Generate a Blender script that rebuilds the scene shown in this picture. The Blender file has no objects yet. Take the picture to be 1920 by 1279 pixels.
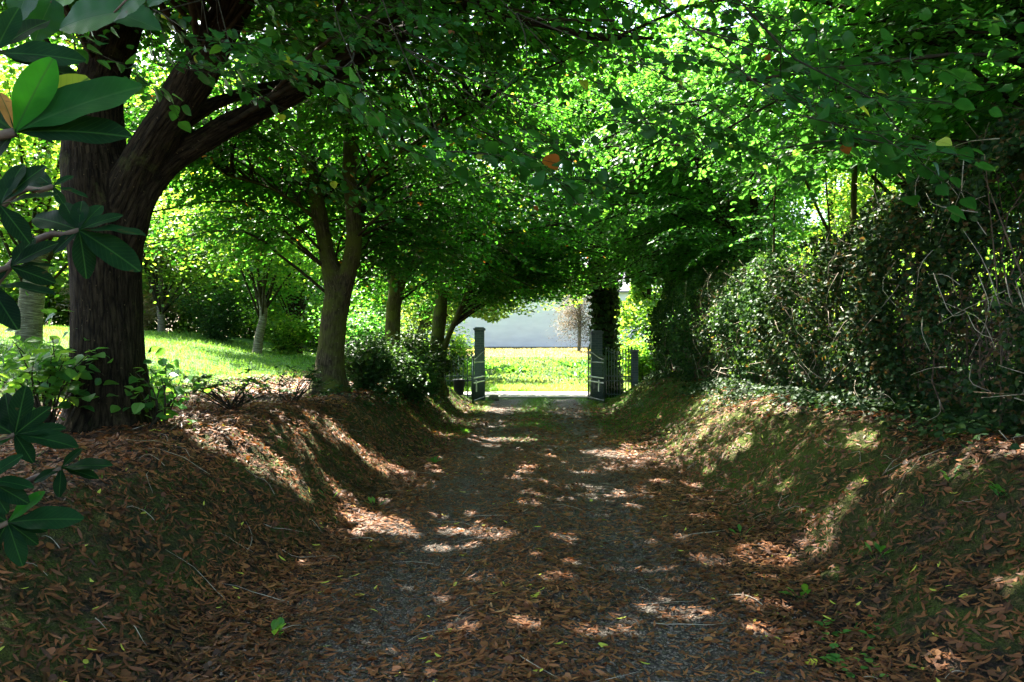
import bpy, math
import numpy as np
from mathutils import Vector

# ------------------------------------------------------------------ camera, world, sun, exposure
S = bpy.context.scene
CAM = np.array([0.0, 0.0, 1.6])
FPX = 1387.0                      # focal length in pixels of the 1920 px wide photograph
PITCH = math.radians(0.6)
cam_d = bpy.data.cameras.new('camera')
cam_d.sensor_width = 36.0
cam_d.lens = 36.0 * FPX / 1920.0
cam_d.clip_start = 0.05
cam_d.clip_end = 2000.0
cam = bpy.data.objects.new('camera', cam_d)
S.collection.objects.link(cam)
cam.location = CAM
cam.rotation_euler = (math.radians(90) + PITCH, 0, 0)
S.camera = cam
S.render.resolution_x, S.render.resolution_y = 1024, 682

SUN_EL, SUN_AZ = math.radians(54), math.radians(38)   # azimuth measured to the left of the view direction
SUN = np.array([-math.sin(SUN_AZ) * math.cos(SUN_EL), math.cos(SUN_AZ) * math.cos(SUN_EL), math.sin(SUN_EL)])
w = bpy.data.worlds.new('World')
S.world = w
w.use_nodes = True
nt = w.node_tree
sky = nt.nodes.new('ShaderNodeTexSky')
sky.sky_type = 'NISHITA'
sky.sun_disc = False
sky.sun_elevation = SUN_EL
sky.sun_rotation = -SUN_AZ
sky.air_density = 1.0
sky.dust_density = 3.0
sky.ozone_density = 0.4
nt.links.new(sky.outputs[0], nt.nodes['Background'].inputs[0])
nt.nodes['Background'].inputs[1].default_value = 0.058
sl = bpy.data.lights.new('sun', 'SUN')
sl.energy = 5.0
sl.angle = math.radians(0.5)
sl.color = (1.0, 0.94, 0.82)
so = bpy.data.objects.new('sun', sl)
S.collection.objects.link(so)
so.rotation_euler = Vector(SUN).to_track_quat('Z', 'Y').to_euler()
so.location = (-10, 20, 30)
S.view_settings.view_transform = 'Standard'
S.view_settings.look = 'None'
S.view_settings.exposure = 3.85
S.view_settings.gamma = 1.0
cy = S.cycles
cy.use_denoising = True
cy.denoiser = 'OPENIMAGEDENOISE'
cy.max_bounces = 8
cy.diffuse_bounces = 6
cy.glossy_bounces = 2
cy.transmission_bounces = 6
cy.transparent_max_bounces = 4
cy.sample_clamp_indirect = 6.0
cy.use_adaptive_sampling = True
cy.adaptive_threshold = 0.015
cy.caustics_reflective = False
cy.caustics_refractive = False

# ------------------------------------------------------------------ maths helpers
rng = np.random.default_rng(11)
cp, sp_ = math.cos(PITCH), math.sin(PITCH)


def ray(u, v):
    u = np.asarray(u, float); v = np.asarray(v, float)
    a = (u - 960) / FPX; b = (639.5 - v) / FPX
    return np.stack([a, cp - sp_ * b, sp_ + cp * b], -1)


def at(u, v, d):
    r = ray(u, v)
    return CAM + r * (d / r[..., 1])[..., None] if r.ndim > 1 else CAM + r * (d / r[1])


def proj(P):
    q = np.asarray(P, float) - CAM
    f = q[..., 1] * cp + q[..., 2] * sp_
    z = -q[..., 1] * sp_ + q[..., 2] * cp
    f = np.where(np.abs(f) < 1e-6, 1e-6, f)
    return 960 + FPX * q[..., 0] / f, 639.5 - FPX * z / f, f


def smooth(t):
    t = np.clip(t, 0, 1)
    return t * t * (3 - 2 * t)


def hash3(i, j, k, seed):
    n = (i * 374761393 + j * 668265263 + k * 2147483647 + seed * 144665) & 0xffffffff
    n = ((n ^ (n >> 13)) * 1274126177) & 0xffffffff
    n = n ^ (n >> 16)
    return (n & 0xffff) / 65535.0


def noise3(P, seed=0):
    P = np.asarray(P, float)
    F = np.floor(P).astype(np.int64)
    f = P - F
    f = f * f * (3 - 2 * f)
    r = 0
    for a in (0, 1):
        wx = f[..., 0] if a else 1 - f[..., 0]
        for b in (0, 1):
            wy = f[..., 1] if b else 1 - f[..., 1]
            for c in (0, 1):
                wz = f[..., 2] if c else 1 - f[..., 2]
                r = r + wx * wy * wz * hash3(F[..., 0] + a, F[..., 1] + b, F[..., 2] + c, seed)
    return r


def fbm(P, seed=0, n=3):
    r, a, t = 0, 0.5, 0
    for k in range(n):
        r = r + a * noise3(np.asarray(P) * (2 ** k), seed + k)
        t += a
        a *= 0.5
    return r / t


def norm(v):
    return v / np.maximum(np.linalg.norm(v, axis=-1, keepdims=True), 1e-9)


def axis_x(y):
    return -0.09 + 0.037 * np.minimum(y, 24)


def height(x, y):
    """Terrain height at world x, y."""
    x = np.asarray(x, float); y = np.asarray(y, float)
    s = x - axis_x(y)
    P2 = np.stack([x, y, np.zeros_like(x)], -1)
    wob = (fbm(P2 * 0.55, 5) - 0.5) * 0.7
    left = 0.84 * smooth((-s - 1.62 + wob * 0.5) / 1.45)
    right = 0.92 * smooth((s - 1.78 + wob) / 1.65)
    rise = np.clip(0.18 * (-4.3 - x), 0, 1.25)
    flat = np.exp(-(s / 1.6) ** 4)
    z = left + right + rise
    ruts = -0.035 * (np.exp(-((s - 0.78) / 0.33) ** 2) + np.exp(-((s + 0.78) / 0.33) ** 2)) + 0.02 * np.exp(-(s / 0.3) ** 2)
    lump = (fbm(P2 * 1.3, 9) - 0.5) * 0.18 * (1 - flat) + (fbm(P2 * 4.5, 19, 2) - 0.5) * 0.075 * (1 - 0.75 * flat)
    lump = lump + ((fbm(P2 * 11, 27, 2) - 0.5) * 0.05) * (1 - flat) * (np.abs(s) < 5)
    lump = lump * np.clip(1.3 - np.abs(x) / 14, 0.15, 1)
    z = z + ruts + lump
    fz = np.where(y > 27.6, np.clip((y - 27.6) * 0.037, 0, 1.75), 0) + (noise3(P2 * 0.3, 3) - 0.5) * 0.1 * np.clip((y - 28) / 5, 0, 1)
    y0 = 20.6 + np.clip((-x - 3.2) * 3.0, 0, 18)
    k = smooth((y - y0) / 3.6)
    return z * (1 - k) + fz * k


def ground_hit(u, v):
    r = ray(u, v)
    lo = 0.5
    for t in np.arange(0.5, 60, 0.03):
        p = CAM + r * t
        if p[2] < height(p[0], p[1]):
            return p
    return CAM + r * 60


def hit_many(u, v):
    r = ray(u, v)
    t = np.full(r.shape[:-1], 0.8)
    done = np.zeros(t.shape, bool)
    for _ in range(1600):
        p = CAM + r * t[..., None]
        below = p[..., 2] < height(p[..., 0], p[..., 1])
        done |= below
        if done.all():
            break
        t = np.where(done, t, t + 0.03)
    return CAM + r * t[..., None]


def tnormal(x, y, e=0.04):
    dx = (height(x + e, y) - height(x - e, y)) / (2 * e)
    dy = (height(x, y + e) - height(x, y - e)) / (2 * e)
    return norm(np.stack([-dx, -dy, np.ones_like(dx)], -1))


# ------------------------------------------------------------------ sun flecks: real gaps in the canopy
FLECKS = [  # (u, v, radius across the sun ray)
    (905, 826, .22), (945, 824, .28), (985, 827, .2), (930, 836, .2), (1120, 848, .2), (1160, 852, .26), (1195, 850, .16), (1185, 838, .16),
    (990, 877, .10), (985, 887, .09), (960, 898, .07), (987, 925, .08), (995, 945, .10), (1040, 938, .07),
    (1110, 938, .11), (1185, 952, .10), (850, 1000, .10), (905, 1000, .13), (950, 1003, .07), (825, 1033, .08),
    (1060, 1010, .08), (1160, 1078, .06), (1210, 1079, .06), (735, 1235, .16), (760, 1262, .17), (700, 1252, .10),
    (1250, 1145, .10), (1300, 1150, .08), (1440, 1195, .07), (1480, 1200, .06), (1325, 970, .10), (1410, 1048, .09),
    (720, 985, .20), (680, 975, .15), (760, 1000, .10), (690, 860, .16), (740, 880, .12), (640, 930, .08),
    (340, 800, .18), (380, 815, .2), (420, 828, .2), (460, 842, .18), (500, 862, .15), (540, 885, .13), (300, 790, .12),
    (560, 795, .16), (600, 805, .14), (640, 820, .12), (520, 780, .12), (40, 1200, .12), (15, 1150, .1), (75, 1215, .08),
    (400, 1000, .05), (420, 1025, .05), (200, 985, .05), (510, 1120, .07), (530, 1215, .07), (580, 1272, .08),
    (1550, 970, .14), (1540, 1000, .15), (1545, 1030, .12), (1590, 950, .12), (1625, 1010, .13), (1640, 990, .12), (1670, 940, .11), (1605, 915, .1),
    (1370, 845, .12), (1395, 835, .1), (1470, 770, .12), (1500, 765, .1), (1440, 772, .1), (1580, 740, .14), (1540, 768, .1),
    (1705, 880, .16), (1740, 872, .12), (1800, 877, .12), (1700, 885, .1), (1850, 838, .14), (1900, 842, .14), (1620, 822, .1),
    (1480, 1060, .1), (1510, 1085, .08), (1300, 915, .09), (1240, 905, .08), (1330, 880, .08),
]
_r = np.random.default_rng(99)
for _k in range(110):
    _v = 760 + 500 * _r.random() ** 1.3
    _w = np.interp(_v, [760, 1279], [160, 900])
    FLECKS.append((np.clip(1010 + _r.normal(0, .6) * _w, 20, 1900), _v, _r.uniform(.02, .075)))
_fu = np.array([f[0] for f in FLECKS], float); _fv = np.array([f[1] for f in FLECKS], float)
FLECK_P = hit_many(_fu, _fv)
FLECK_R = np.array([f[2] for f in FLECKS], float)


def sun_keep(P, jitter=0.35):
    """False for leaves that would stand in one of the sun gaps."""
    keep = np.ones(len(P), bool)
    for c, r in zip(FLECK_P, FLECK_R):
        q = P - c
        t = q @ SUN
        dd = np.linalg.norm(q - t[:, None] * SUN, axis=1)
        keep &= ~((dd < r * 1.0 + 0.035) & (t > 0.5))
    return keep


# ------------------------------------------------------------------ mesh and object helpers
def np_mesh(name, V, F, mat, attrs=None, smooth_sh=True):
    """V (n,3); F (m,k) or a list of such arrays; attrs: name -> array per vertex (float or vec3)."""
    me = bpy.data.meshes.new(name)
    Fs = F if isinstance(F, list) else [F]
    Fs = [f for f in Fs if len(f)]
    V = np.ascontiguousarray(V, np.float32)
    me.vertices.add(len(V))
    me.vertices.foreach_set('co', V.ravel())
    loops = np.concatenate([f.ravel() for f in Fs]).astype(np.int32)
    tot = np.concatenate([np.full(len(f), f.shape[1], np.int32) for f in Fs])
    start = np.concatenate([[0], np.cumsum(tot)[:-1]]).astype(np.int32)
    me.loops.add(len(loops))
    me.loops.foreach_set('vertex_index', loops)
    me.polygons.add(len(tot))
    me.polygons.foreach_set('loop_start', start)
    me.polygons.foreach_set('loop_total', tot)
    me.polygons.foreach_set('use_smooth', np.full(len(tot), smooth_sh, bool))
    for an, a in (attrs or {}).items():
        a = np.asarray(a, np.float32)
        if a.ndim == 1:
            at_ = me.attributes.new(an, 'FLOAT', 'POINT'); at_.data.foreach_set('value', a)
        else:
            at_ = me.attributes.new(an, 'FLOAT_VECTOR', 'POINT'); at_.data.foreach_set('vector', a.ravel())
    me.update()
    me.validate()
    me.materials.append(mat)
    return me


def obj(name, mesh, parent=None, loc=None):
    o = bpy.data.objects.new(name, mesh)
    S.collection.objects.link(o)
    if parent is not None:
        o.parent = parent
    if loc is not None:
        o.location = loc
    return o


def tag(o, label=None, cat=None, group=None, kind=None):
    if label: o['label'] = label
    if cat: o['category'] = cat
    if group: o['group'] = group
    if kind: o['kind'] = kind
    return o


def thing(name, label, cat, loc, group=None):
    o = bpy.data.objects.new(name, None)
    o.empty_display_size = 0.2
    S.collection.objects.link(o)
    o.location = loc
    return tag(o, label, cat, group)


def copy_thing(root, loc, rz, label, scale=1.0):
    r = root.copy(); S.collection.objects.link(r)
    r.location = loc; r.rotation_euler = (0, 0, rz); r.scale = (scale,) * 3
    r['label'] = label
    for ch in list(root.children):
        c = ch.copy(); S.collection.objects.link(c); c.parent = r
    return r


class MB:
    """collects geometry"""
    def __init__(s):
        s.V, s.F, s.A, s.n = [], {}, {}, 0

    def add(s, V, F, **attrs):
        V = np.asarray(V, float)
        s.V.append(V)
        for f in (F if isinstance(F, list) else [F]):
            f = np.asarray(f)
            if len(f):
                s.F.setdefault(f.shape[1], []).append(f + s.n)
        for k, a in attrs.items():
            s.A.setdefault(k, []).append(np.asarray(a, float))
        s.n += len(V)

    def box(s, c, d, rz=0, bevel=0.0):
        c = np.asarray(c, float); d = np.asarray(d, float) / 2
        b = min(bevel, d.min() * 0.9)
        if b <= 0:
            V = np.array([[x, y, z] for x in (-1, 1) for y in (-1, 1) for z in (-1, 1)], float) * d
            F = np.array([[0, 1, 3, 2], [4, 6, 7, 5], [0, 4, 5, 1], [2, 3, 7, 6], [0, 2, 6, 4], [1, 5, 7, 3]])
            Fl = [F]
        else:
            V, idx = [], {}
            for x in (-1, 1):
                for y in (-1, 1):
                    for z in (-1, 1):
                        sg = np.array([x, y, z], float)
                        for a in range(3):
                            p = sg * (d - b)
                            p[a] = sg[a] * d[a]
                            idx[(x, y, z, a)] = len(V); V.append(p)
            V = np.array(V)
            Q, T = [], []
            for a in range(3):
                o1, o2 = [i for i in range(3) if i != a]
                for sgn in (-1, 1):
                    q = []
                    for (p, r) in ((-1, -1), (1, -1), (1, 1), (-1, 1)):
                        k = [0, 0, 0]; k[a] = sgn; k[o1] = p; k[o2] = r
                        q.append(idx[(k[0], k[1], k[2], a)])
                    Q.append(q)
                for p in (-1, 1):
                    for r in (-1, 1):
                        k0 = [0, 0, 0]; k0[a] = -1; k0[o1] = p; k0[o2] = r
                        k1 = list(k0); k1[a] = 1
                        Q.append([idx[(*k0, o1)], idx[(*k1, o1)], idx[(*k1, o2)], idx[(*k0, o2)]])
            for x in (-1, 1):
                for y in (-1, 1):
                    for z in (-1, 1):
                        T.append([idx[(x, y, z, 0)], idx[(x, y, z, 1)], idx[(x, y, z, 2)]])
            Fl = [np.array(Q), np.array(T)]
        cz, sz = math.cos(rz), math.sin(rz)
        V = np.stack([V[:, 0] * cz - V[:, 1] * sz, V[:, 0] * sz + V[:, 1] * cz, V[:, 2]], -1) + c
        s.add(V, Fl)

    def tube(s, pts, r0, r1=None, n=6, cap=True, **extra):
        pts = np.asarray(pts, float)
        m = len(pts)
        r1 = r0 if r1 is None else r1
        R = np.asarray(r0, float) if np.ndim(r0) else np.linspace(r0, r1, m)
        T = norm(np.gradient(pts, axis=0))
        U = frames(T)
        W = np.cross(T, U)
        a = np.arange(n) * 2 * math.pi / n
        ring = np.cos(a)[None, :, None] * U[:, None] + np.sin(a)[None, :, None] * W[:, None]
        V = (pts[:, None] + ring * R[:, None, None]).reshape(-1, 3)
        i = np.arange(m - 1)[:, None] * n; j = np.arange(n)[None]; k = (j + 1) % n
        F = np.stack([i + j, i + k, i + n + k, i + n + j], -1).reshape(-1, 4)
        Fl = [F]
        if cap and n > 2:
            Fl += [np.arange(n)[::-1][None], (np.arange(n) + (m - 1) * n)[None]]
        ex = {}
        for kk, vv in extra.items():
            ex[kk] = np.full(len(V), vv)
        s.add(V, Fl, **ex)

    def mesh(s, name, mat, origin=(0, 0, 0), smooth_sh=True):
        V = np.concatenate(s.V) - np.asarray(origin, float)
        F = [np.concatenate(f) for f in s.F.values()]
        A = {k: np.concatenate(a) for k, a in s.A.items() if sum(len(x) for x in a) == len(V)}
        return np_mesh(name, V, F, mat, A, smooth_sh)


def frames(T):
    U = np.zeros_like(T)
    ref = np.array([1.0, 0, 0]) if abs(T[0][0]) < 0.8 else np.array([0, 1.0, 0])
    u = ref - T[0] * (ref @ T[0])
    U[0] = u / np.linalg.norm(u)
    for i in range(1, len(T)):
        u = U[i - 1] - T[i] * (U[i - 1] @ T[i])
        U[i] = u / max(np.linalg.norm(u), 1e-9)
    return U


def spline(pts, m):
    """Catmull-Rom resample of control points (any dimension)."""
    P = np.asarray(pts, float)
    P = np.vstack([2 * P[0] - P[1], P, 2 * P[-1] - P[-2]])
    k = len(P) - 3
    t = np.linspace(0, k - 1e-6, m)
    i = t.astype(int); f = (t - i)[:, None]
    a, b, c, d = P[i], P[i + 1], P[i + 2], P[i + 3]
    return 0.5 * (2 * b + (c - a) * f + (2 * a - 5 * b + 4 * c - d) * f * f + (3 * b - a - 3 * c + d) * f ** 3)


# ------------------------------------------------------------------ materials
def new_mat(name):
    m = bpy.data.materials.new(name)
    m.use_nodes = True
    t = m.node_tree
    for n in list(t.nodes):
        t.nodes.remove(n)
    return m, t


def nd(t, typ, **kw):
    n = t.nodes.new(typ)
    for k, v in kw.items():
        if k.startswith('i_'):
            key = k[2:]
            key = int(key) if key.isdigit() else key.replace('_', ' ')
            n.inputs[key].default_value = v
        else:
            setattr(n, k, v)
    return n


def ramp(t, stops, interp='LINEAR'):
    r = t.nodes.new('ShaderNodeValToRGB')
    r.color_ramp.interpolation = interp
    e = r.color_ramp.elements
    while len(e) < len(stops):
        e.new(0.5)
    for k, (p, c) in enumerate(stops):
        e[k].position = p
        e[k].color = (*c, 1)
    return r


def mix_col(t, fac, a, b, mode='MIX'):
    m = t.nodes.new('ShaderNodeMix')
    m.data_type = 'RGBA'; m.blend_type = mode
    for sock, val in ((m.inputs[0], fac), (m.inputs[6], a), (m.inputs[7], b)):
        if hasattr(val, 'links') or hasattr(val, 'is_output'):
            t.links.new(val, sock)
        else:
            sock.default_value = val if np.ndim(val) == 0 else (*val, 1)
    return m.outputs[2]


def leaf_mat(name, stops, trans_gain=2.6, rough=0.45, tfac=0.55, veins=False, spec=0.3):
    """stops: ramp over the leaf's own tint; transmitted light is yellower and brighter."""
    m, t = new_mat(name)
    at_ = nd(t, 'ShaderNodeAttribute', attribute_name='tint')
    r = ramp(t, stops)
    t.links.new(at_.outputs['Fac'], r.inputs[0])
    col = r.outputs[0]
    if veins:
        lc = nd(t, 'ShaderNodeAttribute', attribute_name='lc')
        sx = nd(t, 'ShaderNodeSeparateXYZ')
        t.links.new(lc.outputs['Vector'], sx.inputs[0])
        ab = nd(t, 'ShaderNodeMath', operation='ABSOLUTE'); t.links.new(sx.outputs[1], ab.inputs[0])
        rib = nd(t, 'ShaderNodeMapRange', i_1=0.012, i_2=0.035, i_3=0.7, i_4=0.0); t.links.new(ab.outputs[0], rib.inputs[0])
        # side veins run forward from the rib
        mm = nd(t, 'ShaderNodeMath', operation='MULTIPLY_ADD', i_1=-0.55); t.links.new(ab.outputs[0], mm.inputs[0]); t.links.new(sx.outputs[0], mm.inputs[2])
        sc = nd(t, 'ShaderNodeMath', operation='MULTIPLY', i_1=75.0); t.links.new(mm.outputs[0], sc.inputs[0])
        sn = nd(t, 'ShaderNodeMath', operation='SINE'); t.links.new(sc.outputs[0], sn.inputs[0])
        sv = nd(t, 'ShaderNodeMapRange', i_1=0.75, i_2=1.0, i_3=0.0, i_4=0.16); t.links.new(sn.outputs[0], sv.inputs[0])
        mx = nd(t, 'ShaderNodeMath', operation='MAXIMUM'); t.links.new(rib.outputs[0], mx.inputs[0]); t.links.new(sv.outputs[0], mx.inputs[1])
        col = mix_col(t, mx.outputs[0], col, (0.022, 0.075, 0.016))
        no = nd(t, 'ShaderNodeTexNoise', i_Scale=28.0, i_Detail=5.0)
        tc = nd(t, 'ShaderNodeTexCoord'); t.links.new(tc.outputs['Object'], no.inputs['Vector'])
        col = mix_col(t, 0.45, col, no.outputs[0], 'OVERLAY')
        sp = nd(t, 'ShaderNodeMapRange', i_1=0.66, i_2=0.70, i_4=0.6); t.links.new(no.outputs[0], sp.inputs[0])
        col = mix_col(t, sp.outputs[0], col, (0.05, 0.035, 0.012))
        add = nd(t, 'ShaderNodeMath', operation='MULTIPLY_ADD', i_1=-0.8); t.links.new(mx.outputs[0], add.inputs[0]); t.links.new(no.outputs[0], add.inputs[2])
        bp = nd(t, 'ShaderNodeBump', i_Strength=0.35, i_Distance=0.002); t.links.new(add.outputs[0], bp.inputs['Height'])
    p = nd(t, 'ShaderNodeBsdfPrincipled')
    p.inputs['Roughness'].default_value = rough
    p.inputs['Specular IOR Level'].default_value = spec
    t.links.new(col, p.inputs['Base Color'])
    if veins:
        t.links.new(bp.outputs[0], p.inputs['Normal'])
    g = mix_col(t, 1.0, col, (trans_gain * 1.25, trans_gain * 1.0, trans_gain * 0.45), 'MULTIPLY')
    tr = nd(t, 'ShaderNodeBsdfTranslucent')
    t.links.new(g, tr.inputs[0])
    ms = nd(t, 'ShaderNodeMixShader', i_0=tfac)
    t.links.new(p.outputs[0], ms.inputs[1]); t.links.new(tr.outputs[0], ms.inputs[2])
    o = nd(t, 'ShaderNodeOutputMaterial')
    t.links.new(ms.outputs[0], o.inputs[0])
    return m


def bark_mat(name, dark, light, moss=(0.07, 0.085, 0.02), moss_lo=0.5, moss_hi=0.75, scale=1.0, bump=1.0, ring=False):
    m, t = new_mat(name)
    at_ = nd(t, 'ShaderNodeAttribute', attribute_name='bark')
    mp = nd(t, 'ShaderNodeMapping')
    mp.inputs['Scale'].default_value = (scale * 26, scale * 26, scale * (60 if ring else 3.6))
    if ring:
        mp.inputs['Scale'].default_value = (3, 3, 30)
    t.links.new(at_.outputs['Vector'], mp.inputs[0])
    n1 = nd(t, 'ShaderNodeTexNoise', i_Scale=1.0, i_Detail=6.0, i_Roughness=0.65); t.links.new(mp.outputs[0], n1.inputs['Vector'])
    vo = nd(t, 'ShaderNodeTexVoronoi', i_Scale=1.0, feature='DISTANCE_TO_EDGE'); t.links.new(mp.outputs[0], vo.inputs['Vector'])
    v2 = nd(t, 'ShaderNodeMapRange', i_1=0.0, i_2=0.35); t.links.new(vo.outputs[0], v2.inputs[0])
    nf = nd(t, 'ShaderNodeTexNoise', i_Scale=3.1, i_Detail=6.0, i_Roughness=0.7); t.links.new(mp.outputs[0], nf.inputs['Vector'])
    h0 = nd(t, 'ShaderNodeMath', operation='MULTIPLY_ADD', i_1=0.35); t.links.new(v2.outputs[0], h0.inputs[0]); t.links.new(n1.outputs[0], h0.inputs[2])
    hm = nd(t, 'ShaderNodeMath', operation='MULTIPLY'); t.links.new(h0.outputs[0], hm.inputs[0]); t.links.new(nf.outputs[0], hm.inputs[1])
    r = ramp(t, [(0.2, dark), (0.38, tuple((a + b) / 2 for a, b in zip(dark, light))), (0.56, light)])
    t.links.new(hm.outputs[0], r.inputs[0])
    tc = nd(t, 'ShaderNodeTexCoord')
    n2 = nd(t, 'ShaderNodeTexNoise', i_Scale=2.3, i_Detail=5.0, i_Roughness=0.7); t.links.new(tc.outputs['Object'], n2.inputs['Vector'])
    mr = nd(t, 'ShaderNodeMapRange', i_1=moss_lo, i_2=moss_hi); t.links.new(n2.outputs[0], mr.inputs[0])
    col = mix_col(t, mr.outputs[0], r.outputs[0], moss)
    n3 = nd(t, 'ShaderNodeTexNoise', i_Scale=38.0, i_Detail=2.0); t.links.new(tc.outputs['Object'], n3.inputs['Vector'])
    ms = nd(t, 'ShaderNodeMapRange', i_1=0.69, i_2=0.74, i_4=0.7); t.links.new(n3.outputs[0], ms.inputs[0])
    col = mix_col(t, ms.outputs[0], col, tuple(min(.3, c * 2.4) for c in light))
    p = nd(t, 'ShaderNodeBsdfPrincipled', i_Roughness=0.9)
    p.inputs['Specular IOR Level'].default_value = 0.08
    t.links.new(col, p.inputs['Base Color'])
    b = nd(t, 'ShaderNodeBump', i_Strength=bump, i_Distance=0.03); t.links.new(hm.outputs[0], b.inputs['Height'])
    t.links.new(b.outputs[0], p.inputs['Normal'])
    o = nd(t, 'ShaderNodeOutputMaterial'); t.links.new(p.outputs[0], o.inputs[0])
    return m


def plain_mat(name, c1, c2, scale=8, rough=0.8, bump=0.3, dist=0.01, metallic=0, stretch=(1, 1, 1), spec=0.4):
    m, t = new_mat(name)
    tc = nd(t, 'ShaderNodeTexCoord')
    mp = nd(t, 'ShaderNodeMapping'); mp.inputs['Scale'].default_value = stretch
    t.links.new(tc.outputs['Object'], mp.inputs[0])
    n = nd(t, 'ShaderNodeTexNoise', i_Scale=scale, i_Detail=6.0, i_Roughness=0.6); t.links.new(mp.outputs[0], n.inputs['Vector'])
    r = ramp(t, [(0.32, c1), (0.68, c2)]); t.links.new(n.outputs[0], r.inputs[0])
    p = nd(t, 'ShaderNodeBsdfPrincipled', i_Roughness=rough, i_Metallic=metallic)
    p.inputs['Specular IOR Level'].default_value = spec
    t.links.new(r.outputs[0], p.inputs['Base Color'])
    b = nd(t, 'ShaderNodeBump', i_Strength=bump, i_Distance=dist); t.links.new(n.outputs[0], b.inputs['Height'])
    t.links.new(b.outputs[0], p.inputs['Normal'])
    o = nd(t, 'ShaderNodeOutputMaterial'); t.links.new(p.outputs[0], o.inputs[0])
    return m


def litter_ground_mat():
    """humus with rotted leaf scraps; moss where the 'moss' attribute says so"""
    m, t = new_mat('leaf_litter_soil')
    tc = nd(t, 'ShaderNodeTexCoord')
    no = nd(t, 'ShaderNodeTexNoise', i_Scale=9.0, i_Detail=3.0); t.links.new(tc.outputs['Object'], no.inputs['Vector'])
    wrp = nd(t, 'ShaderNodeVectorMath', operation='MULTIPLY_ADD')
    wrp.inputs[1].default_value = (0.12, 0.12, 0.12)
    t.links.new(no.outputs['Color'], wrp.inputs[0]); t.links.new(tc.outputs['Object'], wrp.inputs[2])
    v = nd(t, 'ShaderNodeTexVoronoi', i_Scale=42.0, i_Randomness=1.0); t.links.new(wrp.outputs[0], v.inputs['Vector'])
    sx = nd(t, 'ShaderNodeSeparateXYZ'); t.links.new(v.outputs['Color'], sx.inputs[0])
    r = ramp(t, [(0.0, (0.010, 0.008, 0.005)), (0.5, (0.026, 0.017, 0.010)), (0.8, (0.06, 0.034, 0.018)), (1.0, (0.10, 0.058, 0.03))])
    t.links.new(sx.outputs[0], r.inputs[0])
    at_ = nd(t, 'ShaderNodeAttribute', attribute_name='moss')
    n2 = nd(t, 'ShaderNodeTexNoise', i_Scale=2.6, i_Detail=6.0, i_Roughness=0.7); t.links.new(tc.outputs['Object'], n2.inputs['Vector'])
    ad = nd(t, 'ShaderNodeMath', operation='ADD'); t.links.new(n2.outputs[0], ad.inputs[0]); t.links.new(at_.outputs['Fac'], ad.inputs[1])
    mr = nd(t, 'ShaderNodeMapRange', i_1=0.72, i_2=1.05); t.links.new(ad.outputs[0], mr.inputs[0])
    n3 = nd(t, 'ShaderNodeTexNoise', i_Scale=120.0, i_Detail=3.0); t.links.new(tc.outputs['Object'], n3.inputs['Vector'])
    mo = ramp(t, [(0.3, (0.016, 0.028, 0.003)), (0.7, (0.095, 0.125, 0.012))]); t.links.new(n3.outputs[0], mo.inputs[0])
    col = mix_col(t, mr.outputs[0], r.outputs[0], mo.outputs[0])
    at2 = nd(t, 'ShaderNodeAttribute', attribute_name='grass')
    gr = ramp(t, [(0.3, (0.03, 0.08, 0.015)), (0.7, (0.07, 0.15, 0.028))]); t.links.new(n3.outputs[0], gr.inputs[0])
    col = mix_col(t, at2.outputs['Fac'], col, gr.outputs[0])
    p = nd(t, 'ShaderNodeBsdfPrincipled', i_Roughness=0.95)
    p.inputs['Specular IOR Level'].default_value = 0.2
    t.links.new(col, p.inputs['Base Color'])
    h = nd(t, 'ShaderNodeMath', operation='ADD'); t.links.new(v.outputs['Distance'], h.inputs[0]); t.links.new(n3.outputs[0], h.inputs[1])
    b = nd(t, 'ShaderNodeBump', i_Strength=1.0, i_Distance=0.025); t.links.new(h.outputs[0], b.inputs['Height'])
    t.links.new(b.outputs[0], p.inputs['Normal'])
    o = nd(t, 'ShaderNodeOutputMaterial'); t.links.new(p.outputs[0], o.inputs[0])
    return m


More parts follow.
